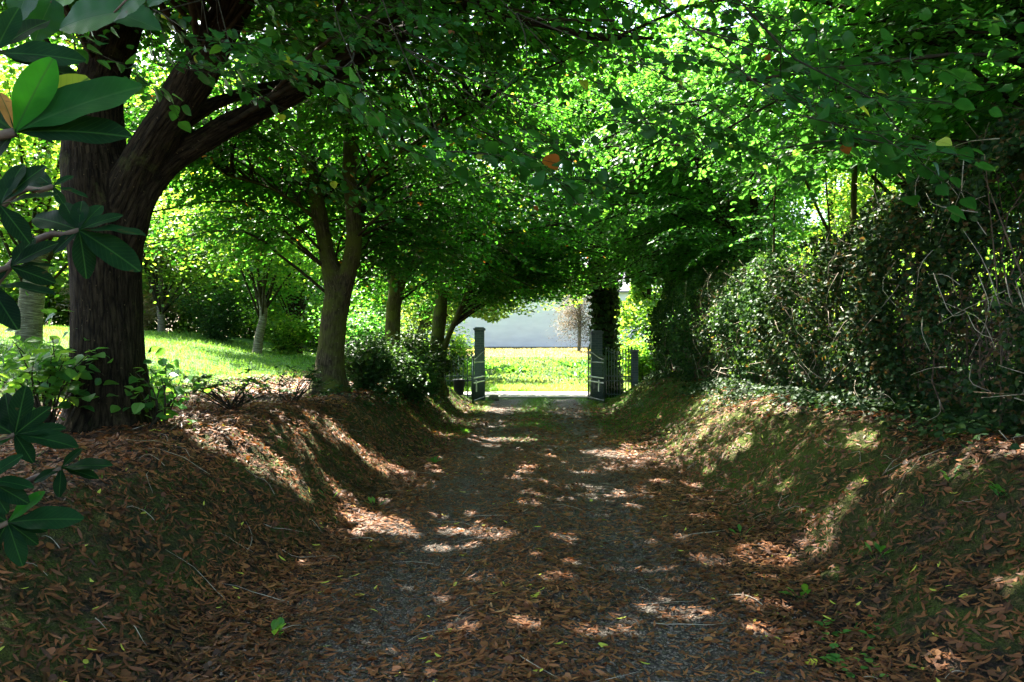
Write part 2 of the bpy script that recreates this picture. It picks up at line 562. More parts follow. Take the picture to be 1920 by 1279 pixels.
def gravel_mat(name, stops, scale=75.0, green=False, dirt=(0.032, 0.019, 0.010), dirt_at=(0.5, 0.62)):
    m, t = new_mat(name)
    tc = nd(t, 'ShaderNodeTexCoord')
    v = nd(t, 'ShaderNodeTexVoronoi', i_Scale=scale); t.links.new(tc.outputs['Object'], v.inputs['Vector'])
    v3 = nd(t, 'ShaderNodeTexVoronoi', i_Scale=scale * 0.45); t.links.new(tc.outputs['Object'], v3.inputs['Vector'])
    sx = nd(t, 'ShaderNodeSeparateXYZ'); t.links.new(v.outputs['Color'], sx.inputs[0])
    r = ramp(t, stops); t.links.new(sx.outputs[0], r.inputs[0])
    n = nd(t, 'ShaderNodeTexNoise', i_Scale=1.7, i_Detail=7.0, i_Roughness=0.7); t.links.new(tc.outputs['Object'], n.inputs['Vector'])
    mr = nd(t, 'ShaderNodeMapRange', i_1=dirt_at[0], i_2=dirt_at[1], i_4=0.85); t.links.new(n.outputs[0], mr.inputs[0])
    col = mix_col(t, mr.outputs[0], r.outputs[0], dirt)
    if green:
        ga = nd(t, 'ShaderNodeAttribute', attribute_name='green')
        gn = nd(t, 'ShaderNodeTexNoise', i_Scale=60.0, i_Detail=3.0); t.links.new(tc.outputs['Object'], gn.inputs['Vector'])
        gr = ramp(t, [(0.3, (0.02, 0.045, 0.008)), (0.7, (0.06, 0.13, 0.016))]); t.links.new(gn.outputs[0], gr.inputs[0])
        col = mix_col(t, ga.outputs['Fac'], col, gr.outputs[0])
    p = nd(t, 'ShaderNodeBsdfPrincipled', i_Roughness=0.85)
    p.inputs['Specular IOR Level'].default_value = 0.3
    t.links.new(col, p.inputs['Base Color'])
    a = nd(t, 'ShaderNodeMath', operation='ADD'); t.links.new(v.outputs['Distance'], a.inputs[0]); t.links.new(v3.outputs['Distance'], a.inputs[1])
    b = nd(t, 'ShaderNodeBump', i_Strength=1.0, i_Distance=0.008, invert=True); t.links.new(a.outputs[0], b.inputs['Height'])
    t.links.new(b.outputs[0], p.inputs['Normal'])
    o = nd(t, 'ShaderNodeOutputMaterial'); t.links.new(p.outputs[0], o.inputs[0])
    return m


G = {}
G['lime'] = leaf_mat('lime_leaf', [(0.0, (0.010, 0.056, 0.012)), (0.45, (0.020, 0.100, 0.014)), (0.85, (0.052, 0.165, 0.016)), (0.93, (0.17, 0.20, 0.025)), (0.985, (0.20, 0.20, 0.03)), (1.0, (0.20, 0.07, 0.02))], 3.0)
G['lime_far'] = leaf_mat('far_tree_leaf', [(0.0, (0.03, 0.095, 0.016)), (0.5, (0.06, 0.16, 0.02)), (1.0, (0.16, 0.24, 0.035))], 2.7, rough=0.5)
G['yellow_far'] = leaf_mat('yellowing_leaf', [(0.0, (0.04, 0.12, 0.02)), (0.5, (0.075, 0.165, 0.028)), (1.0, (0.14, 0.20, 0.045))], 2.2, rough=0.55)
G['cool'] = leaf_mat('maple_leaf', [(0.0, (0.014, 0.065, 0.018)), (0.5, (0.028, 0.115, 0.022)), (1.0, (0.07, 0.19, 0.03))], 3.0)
G['ivy'] = leaf_mat('ivy_leaf', [(0.0, (0.008, 0.026, 0.008)), (0.6, (0.02, 0.055, 0.014)), (0.88, (0.05, 0.095, 0.022)), (1.0, (0.12, 0.07, 0.03))], 2.0, rough=0.5, tfac=0.3, spec=0.18)
G['laurel'] = leaf_mat('laurel_leaf', [(0.0, (0.012, 0.04, 0.014)), (0.7, (0.03, 0.085, 0.022)), (1.0, (0.08, 0.15, 0.03))], 2.0, rough=0.45, tfac=0.35, spec=0.15)
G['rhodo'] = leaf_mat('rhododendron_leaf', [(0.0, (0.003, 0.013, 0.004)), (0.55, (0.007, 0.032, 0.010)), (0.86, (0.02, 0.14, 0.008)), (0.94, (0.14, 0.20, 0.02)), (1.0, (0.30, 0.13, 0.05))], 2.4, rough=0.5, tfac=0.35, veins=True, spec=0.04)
G['limehero'] = leaf_mat('lime_leaf_near', [(0.0, (0.008, 0.045, 0.012)), (0.6, (0.016, 0.08, 0.014)), (0.92, (0.06, 0.17, 0.02)), (0.97, (0.3, 0.32, 0.04)), (1.0, (0.22, 0.07, 0.02))], 2.4, rough=0.4, tfac=0.4, veins=True, spec=0.2)
G['dead'] = leaf_mat('fallen_leaf', [(0.0, (0.026, 0.013, 0.006)), (0.35, (0.085, 0.034, 0.013)), (0.65, (0.19, 0.068, 0.022)), (0.88, (0.32, 0.14, 0.048)), (0.95, (0.34, 0.22, 0.10)), (0.97, (0.42, 0.42, 0.05)), (1.0, (0.42, 0.44, 0.06))], 1.3, rough=0.6, tfac=0.22)
G['yleaf'] = leaf_mat('yellow_fallen_leaf', [(0.0, (0.42, 0.40, 0.04)), (1.0, (0.5, 0.52, 0.07))], 1.3, rough=0.5, tfac=0.25)
G['grass'] = leaf_mat('grass_blade', [(0.0, (0.03, 0.10, 0.012)), (0.6, (0.065, 0.17, 0.022)), (1.0, (0.13, 0.22, 0.05))], 2.2, rough=0.5, tfac=0.45)
G['fieldgrass'] = leaf_mat('field_weed', [(0.0, (0.03, 0.085, 0.022)), (0.6, (0.07, 0.14, 0.045)), (1.0, (0.13, 0.17, 0.075))], 1.7, rough=0.6, tfac=0.4)
G['strawgrass'] = leaf_mat('dry_grass_blade', [(0.0, (0.15, 0.17, 0.07)), (1.0, (0.30, 0.25, 0.17))], 1.5, rough=0.7, tfac=0.4)
G['brownbud'] = leaf_mat('brown_bud', [(0.0, (0.08, 0.066, 0.052)), (1.0, (0.19, 0.155, 0.125))], 1.2, rough=0.8, tfac=0.2)
G['weed'] = leaf_mat('weed_leaf', [(0.0, (0.025, 0.10, 0.02)), (0.6, (0.06, 0.18, 0.03)), (1.0, (0.13, 0.26, 0.04))], 2.2, rough=0.4, tfac=0.45)
G['bark'] = bark_mat('furrowed_bark', (0.004, 0.003, 0.0018), (0.050, 0.037, 0.019), moss_lo=0.6, moss_hi=0.85)
G['bark_moss'] = bark_mat('mossy_bark', (0.018, 0.015, 0.008), (0.11, 0.092, 0.05), moss=(0.07, 0.085, 0.014), moss_lo=0.42, moss_hi=0.62, scale=1.1, bump=0.6)
G['bark_pale'] = bark_mat('pale_ringed_bark', (0.05, 0.043, 0.03), (0.24, 0.22, 0.17), moss_lo=0.7, moss_hi=0.9, ring=True, bump=0.4)
G['twig'] = plain_mat('twig_bark', (0.012, 0.010, 0.006), (0.045, 0.038, 0.022), 14, 0.95, spec=0.1)
G['palewood'] = plain_mat('bleached_twig', (0.16, 0.13, 0.09), (0.42, 0.36, 0.27), 20, 0.8)
G['stem'] = plain_mat('brown_stem', (0.04, 0.026, 0.015), (0.15, 0.10, 0.06), 20, 0.8)
G['soil'] = litter_ground_mat()
G['gravel'] = gravel_mat('dark_gravel', [(0.0, (0.012, 0.0095, 0.007)), (0.5, (0.040, 0.032, 0.023)), (0.85, (0.10, 0.08, 0.060)), (1.0, (0.22, 0.18, 0.14))], dirt_at=(0.42, 0.6), green=True)
G['stone'] = plain_mat('gravel_stone', (0.026, 0.021, 0.015), (0.18, 0.145, 0.11), 30, 0.8)
G['road'] = gravel_mat('pale_road', [(0.0, (0.16, 0.155, 0.145)), (1.0, (0.28, 0.27, 0.25))], 40, dirt=(0.3, 0.28, 0.24))
G['iron'] = plain_mat('green_black_iron', (0.020, 0.045, 0.040), (0.045, 0.075, 0.068), 30, 0.42, 0.2, 0.002, metallic=0.2, spec=0.5)
G['railmetal'] = plain_mat('worn_pale_metal', (0.22, 0.27, 0.25), (0.42, 0.47, 0.44), 40, 0.4, 0.2, 0.002, metallic=0.4, spec=0.6)
G['plastic'] = plain_mat('black_plastic', (0.022, 0.026, 0.03), (0.04, 0.045, 0.05), 12, 0.45, 0.1, 0.002)
G['greybox'] = plain_mat('grey_painted_steel', (0.11, 0.14, 0.15), (0.17, 0.20, 0.21), 12, 0.5, 0.1, 0.002)
G['rock'] = plain_mat('mossy_rock', (0.06, 0.06, 0.05), (0.16, 0.16, 0.11), 10, 0.9, 0.8, 0.03)
G['render'] = plain_mat('grey_lavender_render', (0.53, 0.50, 0.495), (0.63, 0.60, 0.585), 0.5, 0.9, 0.2, 0.02, stretch=(1, 1, 3))
G['slate'] = plain_mat('slate_roof', (0.06, 0.065, 0.08), (0.12, 0.125, 0.14), 3, 0.7, 0.3, 0.02, stretch=(1, 6, 6))


def brick_mat(name, c1, c2, mortar, sc=1.0):
    m, t = new_mat(name)
    tc = nd(t, 'ShaderNodeTexCoord')
    sx = nd(t, 'ShaderNodeSeparateXYZ'); t.links.new(tc.outputs['Object'], sx.inputs[0])
    ad = nd(t, 'ShaderNodeMath', operation='ADD'); t.links.new(sx.outputs[0], ad.inputs[0]); t.links.new(sx.outputs[1], ad.inputs[1])
    cx = nd(t, 'ShaderNodeCombineXYZ'); t.links.new(ad.outputs[0], cx.inputs[0]); t.links.new(sx.outputs[2], cx.inputs[1])
    b = nd(t, 'ShaderNodeTexBrick', i_Scale=sc)
    b.inputs['Color1'].default_value = (*c1, 1); b.inputs['Color2'].default_value = (*c2, 1); b.inputs['Mortar'].default_value = (*mortar, 1)
    b.inputs['Brick Width'].default_value = 0.22; b.inputs['Row Height'].default_value = 0.075; b.inputs['Mortar Size'].default_value = 0.008
    t.links.new(cx.outputs[0], b.inputs['Vector'])
    n = nd(t, 'ShaderNodeTexNoise', i_Scale=5.0, i_Detail=5.0); t.links.new(tc.outputs['Object'], n.inputs['Vector'])
    mr = nd(t, 'ShaderNodeMapRange', i_1=0.5, i_2=0.7, i_4=0.6); t.links.new(n.outputs[0], mr.inputs[0])
    col = mix_col(t, mr.outputs[0], b.outputs[0], (0.035, 0.05, 0.035))
    p = nd(t, 'ShaderNodeBsdfPrincipled', i_Roughness=0.85); t.links.new(col, p.inputs['Base Color'])
    bp = nd(t, 'ShaderNodeBump', i_Strength=0.5, i_Distance=0.006, invert=True); t.links.new(b.outputs['Fac'], bp.inputs['Height'])
    t.links.new(bp.outputs[0], p.inputs['Normal'])
    o = nd(t, 'ShaderNodeOutputMaterial'); t.links.new(p.outputs[0], o.inputs[0])
    return m


G['brick'] = brick_mat('dark_grey_brick', (0.05, 0.068, 0.078), (0.075, 0.095, 0.105), (0.11, 0.12, 0.13))
G['block'] = brick_mat('pale_blockwork', (0.47, 0.47, 0.55), (0.52, 0.52, 0.60), (0.44, 0.44, 0.51), 0.35)

# ------------------------------------------------------------------ leaves
def leaf_simple():
    V = np.array([[0, 0, 0], [.28, .44, .05], [.70, .30, .02], [1, 0, -.08], [.70, -.30, .02], [.28, -.44, .05]])
    return V, np.array([[0, 3, 2, 1], [0, 5, 4, 3]])


def leaf_medium():
    V = np.array([[0, 0, 0], [.48, 0, -.03], [1.06, 0, -.14], [.02, .33, .06], [.42, .50, .05], [.78, .30, -.01],
                  [.02, -.33, .06], [.42, -.50, .05], [.78, -.30, -.01]])
    return V, np.array([[0, 1, 4, 3], [1, 2, 5, 4], [0, 6, 7, 1], [1, 7, 8, 2]])


def leaf_narrow():
    V = np.array([[0, 0, 0], [.35, .17, .03], [.75, .13, .0], [1, 0, -.06], [.75, -.13, .0], [.35, -.17, .03]])
    return V, np.array([[0, 3, 2, 1], [0, 5, 4, 3]])


def leaf_bract():
    t = np.linspace(0, 1, 5)
    wv = np.array([.03, .09, .115, .09, .015])
    V = []
    for a, b in zip(t, wv):
        V += [[a, b, .05], [a, -b, .05]]
    V = np.array(V)
    V[:, 2] += 0.25 * (V[:, 0] - .5) ** 2 * 1.2
    F = np.array([[2 * i, 2 * i + 1, 2 * i + 3, 2 * i + 2] for i in range(4)])
    return V, F


def leaf_blade():
    V = np.array([[0, .02, 0], [0, -.02, 0], [.5, -.016, 0.0], [.5, .016, 0.0], [1, 0.002, -.12], [1, -.002, -.12]])
    return V, np.array([[0, 1, 2, 3], [3, 2, 5, 4]])


def leaf_fine(kind, nL, nW):
    """grid leaf; returns V, F, lc"""
    V, LC = [], []
    for i in range(nL + 1):
        t = i / nL
        if kind == 'rhodo':
            wd = 0.20 * math.sin(math.pi * min(1, (t * 0.97 + 0.0) ** 1.25)) ** 0.8 + 0.008
            x = t
        else:
            wd = 0.47 * math.sin(math.pi * (t ** 0.62)) ** 0.75 + 0.004 if 0 < t < 1 else 0.004
            x = t - 0.10 * math.exp(-(t / 0.08) ** 2) * 0
            if nL > 16 and 0 < i < nL:
                wd *= 1 + (0.035 if i % 2 else -0.02)
        for j in range(-nW, nW + 1):
            q = j / nW
            y = q * wd
            xx = x - (0.11 * abs(q) if kind != 'rhodo' and t < 0.1 else 0)
            wave = 0.018 * math.sin(t * 14 + 2 * (q > 0)) * abs(q) if kind == 'rhodo' else 0.012 * math.sin(t * 22 + q) * abs(q)
            z = 0.22 * abs(y) + wave - 0.16 * t * t
            V.append([xx, y, z]); LC.append([t, y / 0.45, 0])
    V = np.array(V); LC = np.array(LC)
    n = 2 * nW + 1
    F = np.array([[i * n + j, (i + 1) * n + j, (i + 1) * n + j + 1, i * n + j + 1] for i in range(nL) for j in range(2 * nW)])
    return V, F, LC


def place_leaves(tpl, C, D, N, Sz, tint):
    """returns V, F, tint per vertex (and lc)"""
    T, F = tpl[0], tpl[1]
    D = norm(D)
    B = norm(np.cross(N, D))
    N = np.cross(D, B)
    V = C[:, None] + Sz[:, None, None] * (T[None, :, 0:1] * D[:, None] + T[None, :, 1:2] * B[:, None] + T[None, :, 2:3] * N[:, None])
    k = len(T)
    FF = (F[None] + (np.arange(len(C)) * k)[:, None, None]).reshape(-1, F.shape[1])
    out = dict(tint=np.repeat(tint, k))
    if len(tpl) > 2:
        out['lc'] = np.tile(tpl[2], (len(C), 1))
    return V.reshape(-1, 3), FF, out


def spray_template(seed, L=1.0, step=0.075, dense=1.0):
    """leaf slots and twig polylines of one flat leafy spray along +x"""
    r = np.random.default_rng(seed)
    slots, polys = [], []

    def line(p0, ang, ln, side0, rad):
        n = max(2, int(ln / step * dense))
        pts = []
        for i in range(5):
            t = i / 4
            a = ang + 0.25 * (t - 0.5) * side0
            pts.append(p0 + ln * t * np.array([math.cos(a), math.sin(a), 0]))
        pts = np.array(pts)
        pts[:, 2] = -0.30 * pts[:, 0] ** 2 + r.normal(0, .01)
        polys.append((pts, rad))
        for i in range(n):
            t = (i + 1) / n
            q = pts[0] + (pts[-1] - pts[0]) * t
            sd = 1 if i % 2 else -1
            la = ang + sd * r.uniform(0.6, 1.2) if i < n - 1 else ang
            slots.append((q, la, r.normal(0, .3), r.normal(0, .35), r.uniform(.75, 1.15)))
        return pts

    main = line(np.zeros(3), 0, L, 1, .006)
    for k, t in enumerate((.12, .26, .4, .54, .68, .82)):
        sd = 1 if k % 2 else -1
        p0 = main[0] + (main[-1] - main[0]) * t
        line(p0, sd * r.uniform(.6, .95), L * r.uniform(.38, .55) * (1 - .4 * t), sd, .003)
    P = np.array([s[0] for s in slots])
    P[:, 2] = -0.30 * P[:, 0] ** 2 + r.normal(0, .025, len(P))
    A = np.array([s[1] for s in slots])
    D = np.stack([np.cos(A), np.sin(A), -0.35 + np.array([s[2] for s in slots]) * .5], -1)
    N = np.stack([r.normal(0, .38, len(P)), np.array([s[3] for s in slots]), np.ones(len(P))], -1)
    Sz = np.array([s[4] for s in slots])
    tw = MB()
    for pts, rad in polys:
        pts = pts.copy(); pts[:, 2] = -0.30 * pts[:, 0] ** 2
        tw.tube(pts[::2], rad, rad * .4, n=3, cap=False)
    tv = np.concatenate(tw.V); tf = np.concatenate(tw.F[4])
    return P, norm(D), norm(N), Sz, tv, tf


SPR = [spray_template(100 + k) for k in range(5)]

# underside of the leafy canopy as the photo shows it: no leaves of near or middle trees below this line
UNDER_U = np.array([-400, 0, 130, 270, 400, 520, 600, 700, 780, 860, 900, 960, 1030, 1100, 1180, 1260, 1330, 1420, 1500, 1530, 1550, 1650, 1680, 1750, 1920, 2400])
UNDER_V = np.array([380, 380, 380, 470, 560, 600, 610, 640, 640, 605, 580, 575, 565, 555, 545, 560, 600, 560, 460, 400, 330, 320, 400, 420, 440, 500])


def canopy_keep(P, margin_m=0.0, dmax=24.5, dmin=2.0):
    u, v, f = proj(P)
    m = margin_m * FPX / np.maximum(f, 0.3)
    lim = np.interp(u, UNDER_U, UNDER_V) + (fbm(np.stack([u / 45, v / 45, u * 0], -1), 31) - 0.5) * 60
    bad = (f > 0.1) & (f < dmax) & (v + m > lim)
    near = (f > -0.5) & (f < dmin) & (np.abs(u - 960) < 1400) & (v > -500)
    trunk1 = (f > 0) & (f < 7.0) & (u > 115 - m) & (u < 560 + m) & (v > 235 - 0.35 * (u - 270)) & (v < 900)
    trunk1 |= (f > 0) & (f < 6.2) & (u > 170) & (u < 480) & (v > 80)
    trunk2 = (f > 0) & (f < 12.4) & (u > 560 - m) & (u < 710 + m) & (v > 330) & (noise3(np.stack([u / 30, v / 30, u * 0], -1), 8) > .25)
    return ~(bad | near | trunk1 | trunk2)


def sprays_to_mesh(O, D, N, scale, leaf_tpl, leaf_size, tint_fn, keep_fn, seed, mbl, mbt, density=1.0, flecks=True):
    """O origins, D directions, N normals of sprays -> leaves in mbl, twigs in mbt"""
    r = np.random.default_rng(seed)
    n = len(O)
    if n == 0: return
    D = norm(D)
    B = norm(np.cross(N, D)); N = np.cross(D, B)
    var = r.integers(0, len(SPR), n)
    for k in range(len(SPR)):
        i = np.where(var == k)[0]
        if not len(i): continue
        P, LD, LN, LS, tv, tf = SPR[k]
        M = np.stack([D[i], B[i], N[i]], -1)          # columns
        sc = scale[i]
        W = O[i][:, None] + np.einsum('nij,mj->nmi', M, P) * sc[:, None, None]
        WD = np.einsum('nij,mj->nmi', M, LD); WN = np.einsum('nij,mj->nmi', M, LN)
        WN = WN + r.normal(0, .22, WN.shape); WD = WD + r.normal(0, .15, WD.shape)
        W = W.reshape(-1, 3); WD = WD.reshape(-1, 3); WN = norm(WN.reshape(-1, 3))
        SS = np.tile(LS, len(i)) * leaf_size * r.uniform(.7, 1.2, len(W))
        sel = np.repeat(r.random(len(i)), len(P))
        keep = r.random(len(W)) < density
        if keep_fn is not None: keep &= keep_fn(W)
        if flecks:
            c = W + WD * (SS * .5)[:, None]
            keep[keep] &= sun_keep(c[keep])
        tint = tint_fn(W, r, sel)
        V, F, A = place_leaves(leaf_tpl, W[keep], WD[keep], WN[keep], SS[keep], tint[keep])
        mbl.add(V, F, **A)
        if mbt is not None:
            TV = O[i][:, None] + np.einsum('nij,mj->nmi', M, tv) * sc[:, None, None]
            if keep_fn is not None:
                ok = keep_fn(TV.reshape(-1, 3)).reshape(TV.shape[:2]).mean(1) > .85
                TV = TV[ok]
            if len(TV):
                TF = (tf[None] + (np.arange(len(TV)) * len(tv))[:, None, None]).reshape(-1, 4)
                mbt.add(TV.reshape(-1, 3), TF)


def tint_std(W, r, sel, lo=0.0, hi=0.9, yellow=0.012, dead=0.004):
    t = lo + (hi - lo) * np.clip(0.55 * fbm(W * 0.9, 77, 2) + 0.25 * sel + 0.35 * r.random(len(W)) - 0.1, 0, 1)
    q = r.random(len(W))
    t = np.where(q < yellow, 0.95, t)
    t = np.where(q > 1 - dead, 1.0, t)
    return t


def grow_crown(limbs, centre, radii, nb, per, seed, lo_z, shell=0.5, keep=None, strict=False):
    """branches from the limbs out to points in the crown; returns branch polylines and spray frames"""
    r = np.random.default_rng(seed)
    L = np.concatenate([l[len(l) // 4:] for l in limbs])
    c = np.asarray(centre, float); R = np.asarray(radii, float)
    polys, O, D, N = [], [], [], []
    tries = 0
    while len(polys) < nb and tries < nb * 6:
        tries += 1
        q = r.normal(size=3); q /= np.linalg.norm(q)
        tgt = c + R * q * r.uniform(shell ** 3, 1) ** (1 / 3)
        if tgt[2] < lo_z: continue
        dd = np.linalg.norm((L - tgt) * [1, 1, 1.3], axis=1) + np.clip(L[:, 2] - tgt[2] + 0.6, 0, 9) * 1.4 + r.uniform(0, 1.2, len(L))
        s = L[np.argmin(dd)]
        v = tgt - s
        ln = np.linalg.norm(v)
        if ln < 0.6: continue
        mid = s + v * .5 + np.array([0, 0, .16 * ln]) + r.normal(0, .08 * ln, 3)
        pts = spline([s, s + (mid - s) * .5 + [0, 0, .03 * ln], mid, tgt], 9)
        if keep is not None and not keep(pts[3:]).mean() > .6: continue
        if strict and not keep(pts[1:]).all(): continue
        polys.append((pts, min(.034, max(.010, .0065 * ln + .006))))
        T = norm(np.gradient(pts, axis=0))
        for k in range(per):
            t = 0.28 + 0.72 * (k + r.random() * .6) / per
            i = min(t * 8, 7.999); i0 = int(i); f = i - i0
            p = pts[i0] * (1 - f) + pts[i0 + 1] * f
            tg = T[i0]
            side = np.cross(tg, [0, 0, 1]); side /= max(np.linalg.norm(side), 1e-6)
            a = (1 if k % 2 else -1) * r.uniform(.4, 1.25)
            d = tg * math.cos(a) + side * math.sin(a)
            d[2] = d[2] * .4 - r.uniform(.0, .35)
            O.append(p); D.append(d)
            nn = np.array([r.normal(0, .22), r.normal(0, .22), 1.0]); N.append(nn)
    return polys, np.array(O), np.array(D), np.array(N)


def bark_coords(V, skels):
    """local bark coordinates from the nearest skeleton segment"""
    best = np.full(len(V), 1e9); out = np.zeros((len(V), 3)); rad = np.zeros((len(V), 3))
    for si, sk in enumerate(skels):
        T = norm(np.gradient(sk[:, :3], axis=0)); U = frames(T); W = np.cross(T, U)
        s = np.concatenate([[0], np.cumsum(np.linalg.norm(np.diff(sk[:, :3], axis=0), axis=1))])
        for i in range(len(sk) - 1):
            a, b = sk[i, :3], sk[i + 1, :3]
            ab = b - a
            t = np.clip(((V - a) @ ab) / (ab @ ab), 0, 1)
            q = V - (a + t[:, None] * ab)
            d = np.linalg.norm(q, axis=1) / (sk[i, 3] * (1 - t) + sk[i + 1, 3] * t)
            m = d < best
            best[m] = d[m]
            rr = (sk[i, 3] + sk[i + 1, 3]) / 2
            uu = norm(U[i] * (1 - t[:, None]) + U[i + 1] * t[:, None]); ww = norm(W[i] * (1 - t[:, None]) + W[i + 1] * t[:, None])
            nq = norm(q)
            out[m] = np.stack([(nq * uu).sum(1) * rr + si * 3.1, (nq * ww).sum(1) * rr, s[i] + t * (s[i + 1] - s[i])], -1)[m]
            rad[m] = nq[m]
    return out, rad


def trunk_mesh(name, skels, mat, origin, voxel, amp, flare=None, seed=0, ridge=(17, 17, 2.2)):
    """skels: list of (n,4) arrays of x, y, z, radius; merged by a voxel remesh into one surface"""
    mb = MB()
    sks = []
    for sk in skels:
        m = max(8, int(np.linalg.norm(np.diff(np.asarray(sk)[:, :3], axis=0), axis=1).sum() / .12))
        s = spline(sk, m)
        sks.append(s)
        mb.tube(s[:, :3], s[:, 3], n=20)
    me = mb.mesh('tmp', mat)
    o = bpy.data.objects.new('tmp', me); S.collection.objects.link(o)
    r = o.modifiers.new('r', 'REMESH'); r.mode = 'VOXEL'; r.voxel_size = voxel
    sm = o.modifiers.new('s', 'SMOOTH'); sm.factor = .5; sm.iterations = 8
    dg = bpy.context.evaluated_depsgraph_get()
    ev = o.evaluated_get(dg).to_mesh()
    n = len(ev.vertices)
    V = np.empty(n * 3, np.float32); ev.vertices.foreach_get('co', V); V = V.reshape(-1, 3).astype(float)
    F = np.empty(len(ev.polygons) * 4, np.int32)
    tot = np.empty(len(ev.polygons), np.int32); ev.polygons.foreach_get('loop_total', tot)
    lv = np.empty(len(ev.loops), np.int32); ev.loops.foreach_get('vertex_index', lv)
    F = lv.reshape(-1, 4) if (tot == 4).all() else None
    st = np.concatenate([[0], np.cumsum(tot)[:-1]])
    if F is None:
        F = [np.array([lv[a:a + k] for a, k in zip(st[tot == kk], tot[tot == kk])]) for kk in np.unique(tot)]
    o.evaluated_get(dg).to_mesh_clear()
    bpy.data.objects.remove(o); bpy.data.meshes.remove(me)
    bc, rd = bark_coords(V, sks)
    Rg = np.array(ridge, float)
    wb = bc + (fbm(bc * 3, seed + 50, 2) - .5)[:, None] * np.array([.05, .05, 0])
    n1 = 1 - np.abs(2 * noise3(wb * Rg, seed) - 1)
    n2 = 1 - np.abs(2 * noise3(wb * Rg * 2.1, seed + 7) - 1)
    disp = amp * (n1 * .7 + n2 * .35 - .55) + (fbm(V * 2.2, seed + 3, 2) - .5) * amp * 3.0
    if flare:
        z0, hgt, f = flare
        k = np.exp(-np.clip(V[:, 2] - z0, 0, 9) / hgt)
        th = np.arctan2(rd[:, 1], rd[:, 0])
        disp = disp + f * k * (1 + .55 * np.cos(5 * th + seed) + .3 * np.cos(3 * th + 2 + seed))
    V = V + rd * disp[:, None]
    return np_mesh(name, V - np.asarray(origin), F, mat, dict(bark=bc))


def sk_px(rows):
    """rows of (u, v, depth, radius in metres) -> x, y, z, r"""
    out = []
    for u, v, d, r in rows:
        p = at(float(u), float(v), float(d))
        out.append([*p, r])
    return np.array(out)


def tree(name, label, loc, skels, voxel, amp, bark, crown, leafmat, group=None, flare=None, extra_polys=(), seed=0,
         leaf_tpl=None, leaf_size=.085, keep=canopy_keep, tint=tint_std, spray=(.75, 1.15), dens=1.0, flecks=True, extra_sprays=None, cat='tree', strict=False, nlimb=9):
    root = thing(name, label, cat, loc, group)
    obj('trunk', trunk_mesh('trunk', skels, G[bark], loc, voxel, amp, flare, seed), root)
    limbs = [spline(s, 24)[:, :3] for s in skels[:nlimb]]
    mbl, mbt = MB(), MB()
    r = np.random.default_rng(seed + 1)
    allpolys = list(extra_polys)
    for (c, R, nb, per, lo, sh) in crown:
        polys, O, D, N = grow_crown(limbs, c, R, nb, per, seed + len(allpolys) + 17, lo, sh, keep, strict)
        allpolys += polys
        if len(O):
            ok = keep(O, .25) if keep else np.ones(len(O), bool)
            O, D, N = O[ok], D[ok], N[ok]
            sprays_to_mesh(O, D, N, r.uniform(*spray, len(O)), leaf_tpl or LM, leaf_size, tint, keep, seed + 5, mbl, mbt, dens, flecks)
    if extra_sprays is not None:
        O, D, N, sc = extra_sprays
        mbn = MB()
        sprays_to_mesh(O, D, N, sc, LF_LIME, .062, tint, None, seed + 9, mbn, mbt, .8, flecks)
        obj('hanging_foliage', mbn.mesh('hanging_foliage', G['limehero'], loc, True), root)
    for pts, rad in allpolys:
        mbt.tube(pts, rad, rad * .35, n=5)
    obj('branches', mbt.mesh('branches', G['twig'], loc), root)
    obj('crown', mbl.mesh('crown', G[leafmat], loc, False), root)
    return root


LS, LM, LN_, LB, LG = leaf_simple(), leaf_medium(), leaf_narrow(), leaf_bract(), leaf_blade()
LF_LIME = leaf_fine('lime', 8, 2)
LF_LIMEB = leaf_fine('lime', 26, 3)
LF_RH = leaf_fine('rhodo', 14, 3)

# ------------------------------------------------------------------ the ground
def grid(xs, ys, zoff=0.0, mask=None, zfn=height):
    X, Y = np.meshgrid(xs, ys)
    Z = zfn(X, Y) + zoff
    V = np.stack([X, Y, Z], -1).reshape(-1, 3)
    nx, ny = len(xs), len(ys)
    i = np.arange(ny - 1)[:, None] * nx; j = np.arange(nx - 1)[None]
    F = np.stack([i + j, i + j + 1, i + nx + j + 1, i + nx + j], -1).reshape(-1, 4)
    if mask is not None:
        m = mask(X, Y)
        mf = (m[:-1, :-1] & m[1:, :-1] & m[:-1, 1:] & m[1:, 1:]).ravel()
        F = F[mf]
    return V, F


def steps(*segs):
    out = [np.arange(a, b, s) for a, b, s in segs]
    out.append([segs[-1][1]])
    return np.concatenate(out)


xs = steps((-420, -60, 30), (-60, -20, 3), (-20, -8, .5), (-8, -4.5, .12), (-4.5, 5, .04), (5, 9, .2), (9, 20, 1), (20, 60, 4), (60, 420, 30))
ys = steps((-60, -6, 6), (-6, 1.5, .3), (1.5, 10, .045), (10, 24, .09), (24, 40, .35), (40, 100, 2), (100, 900, 40))
V, F = grid(xs, ys)
s_ = V[:, 0] - axis_x(V[:, 1])
slope = 1 - tnormal(V[:, 0], V[:, 1])[:, 2]
moss = np.clip(slope * 2.4, 0, .36) + .13 * (s_ > 1.6) * (V[:, 1] > 6)
moss += .25 * smooth((V[:, 1] - 13) / 5) * ((s_ > 1.3) & (s_ < 4))
lawn_m = smooth((-V[:, 0] - 4.6 - .9 * (noise3(V * [.6, .6, 0], 4) - .5) + (V[:, 1] - 11) * .02) / 1.0) * smooth((V[:, 1] - 7.5) / 3)
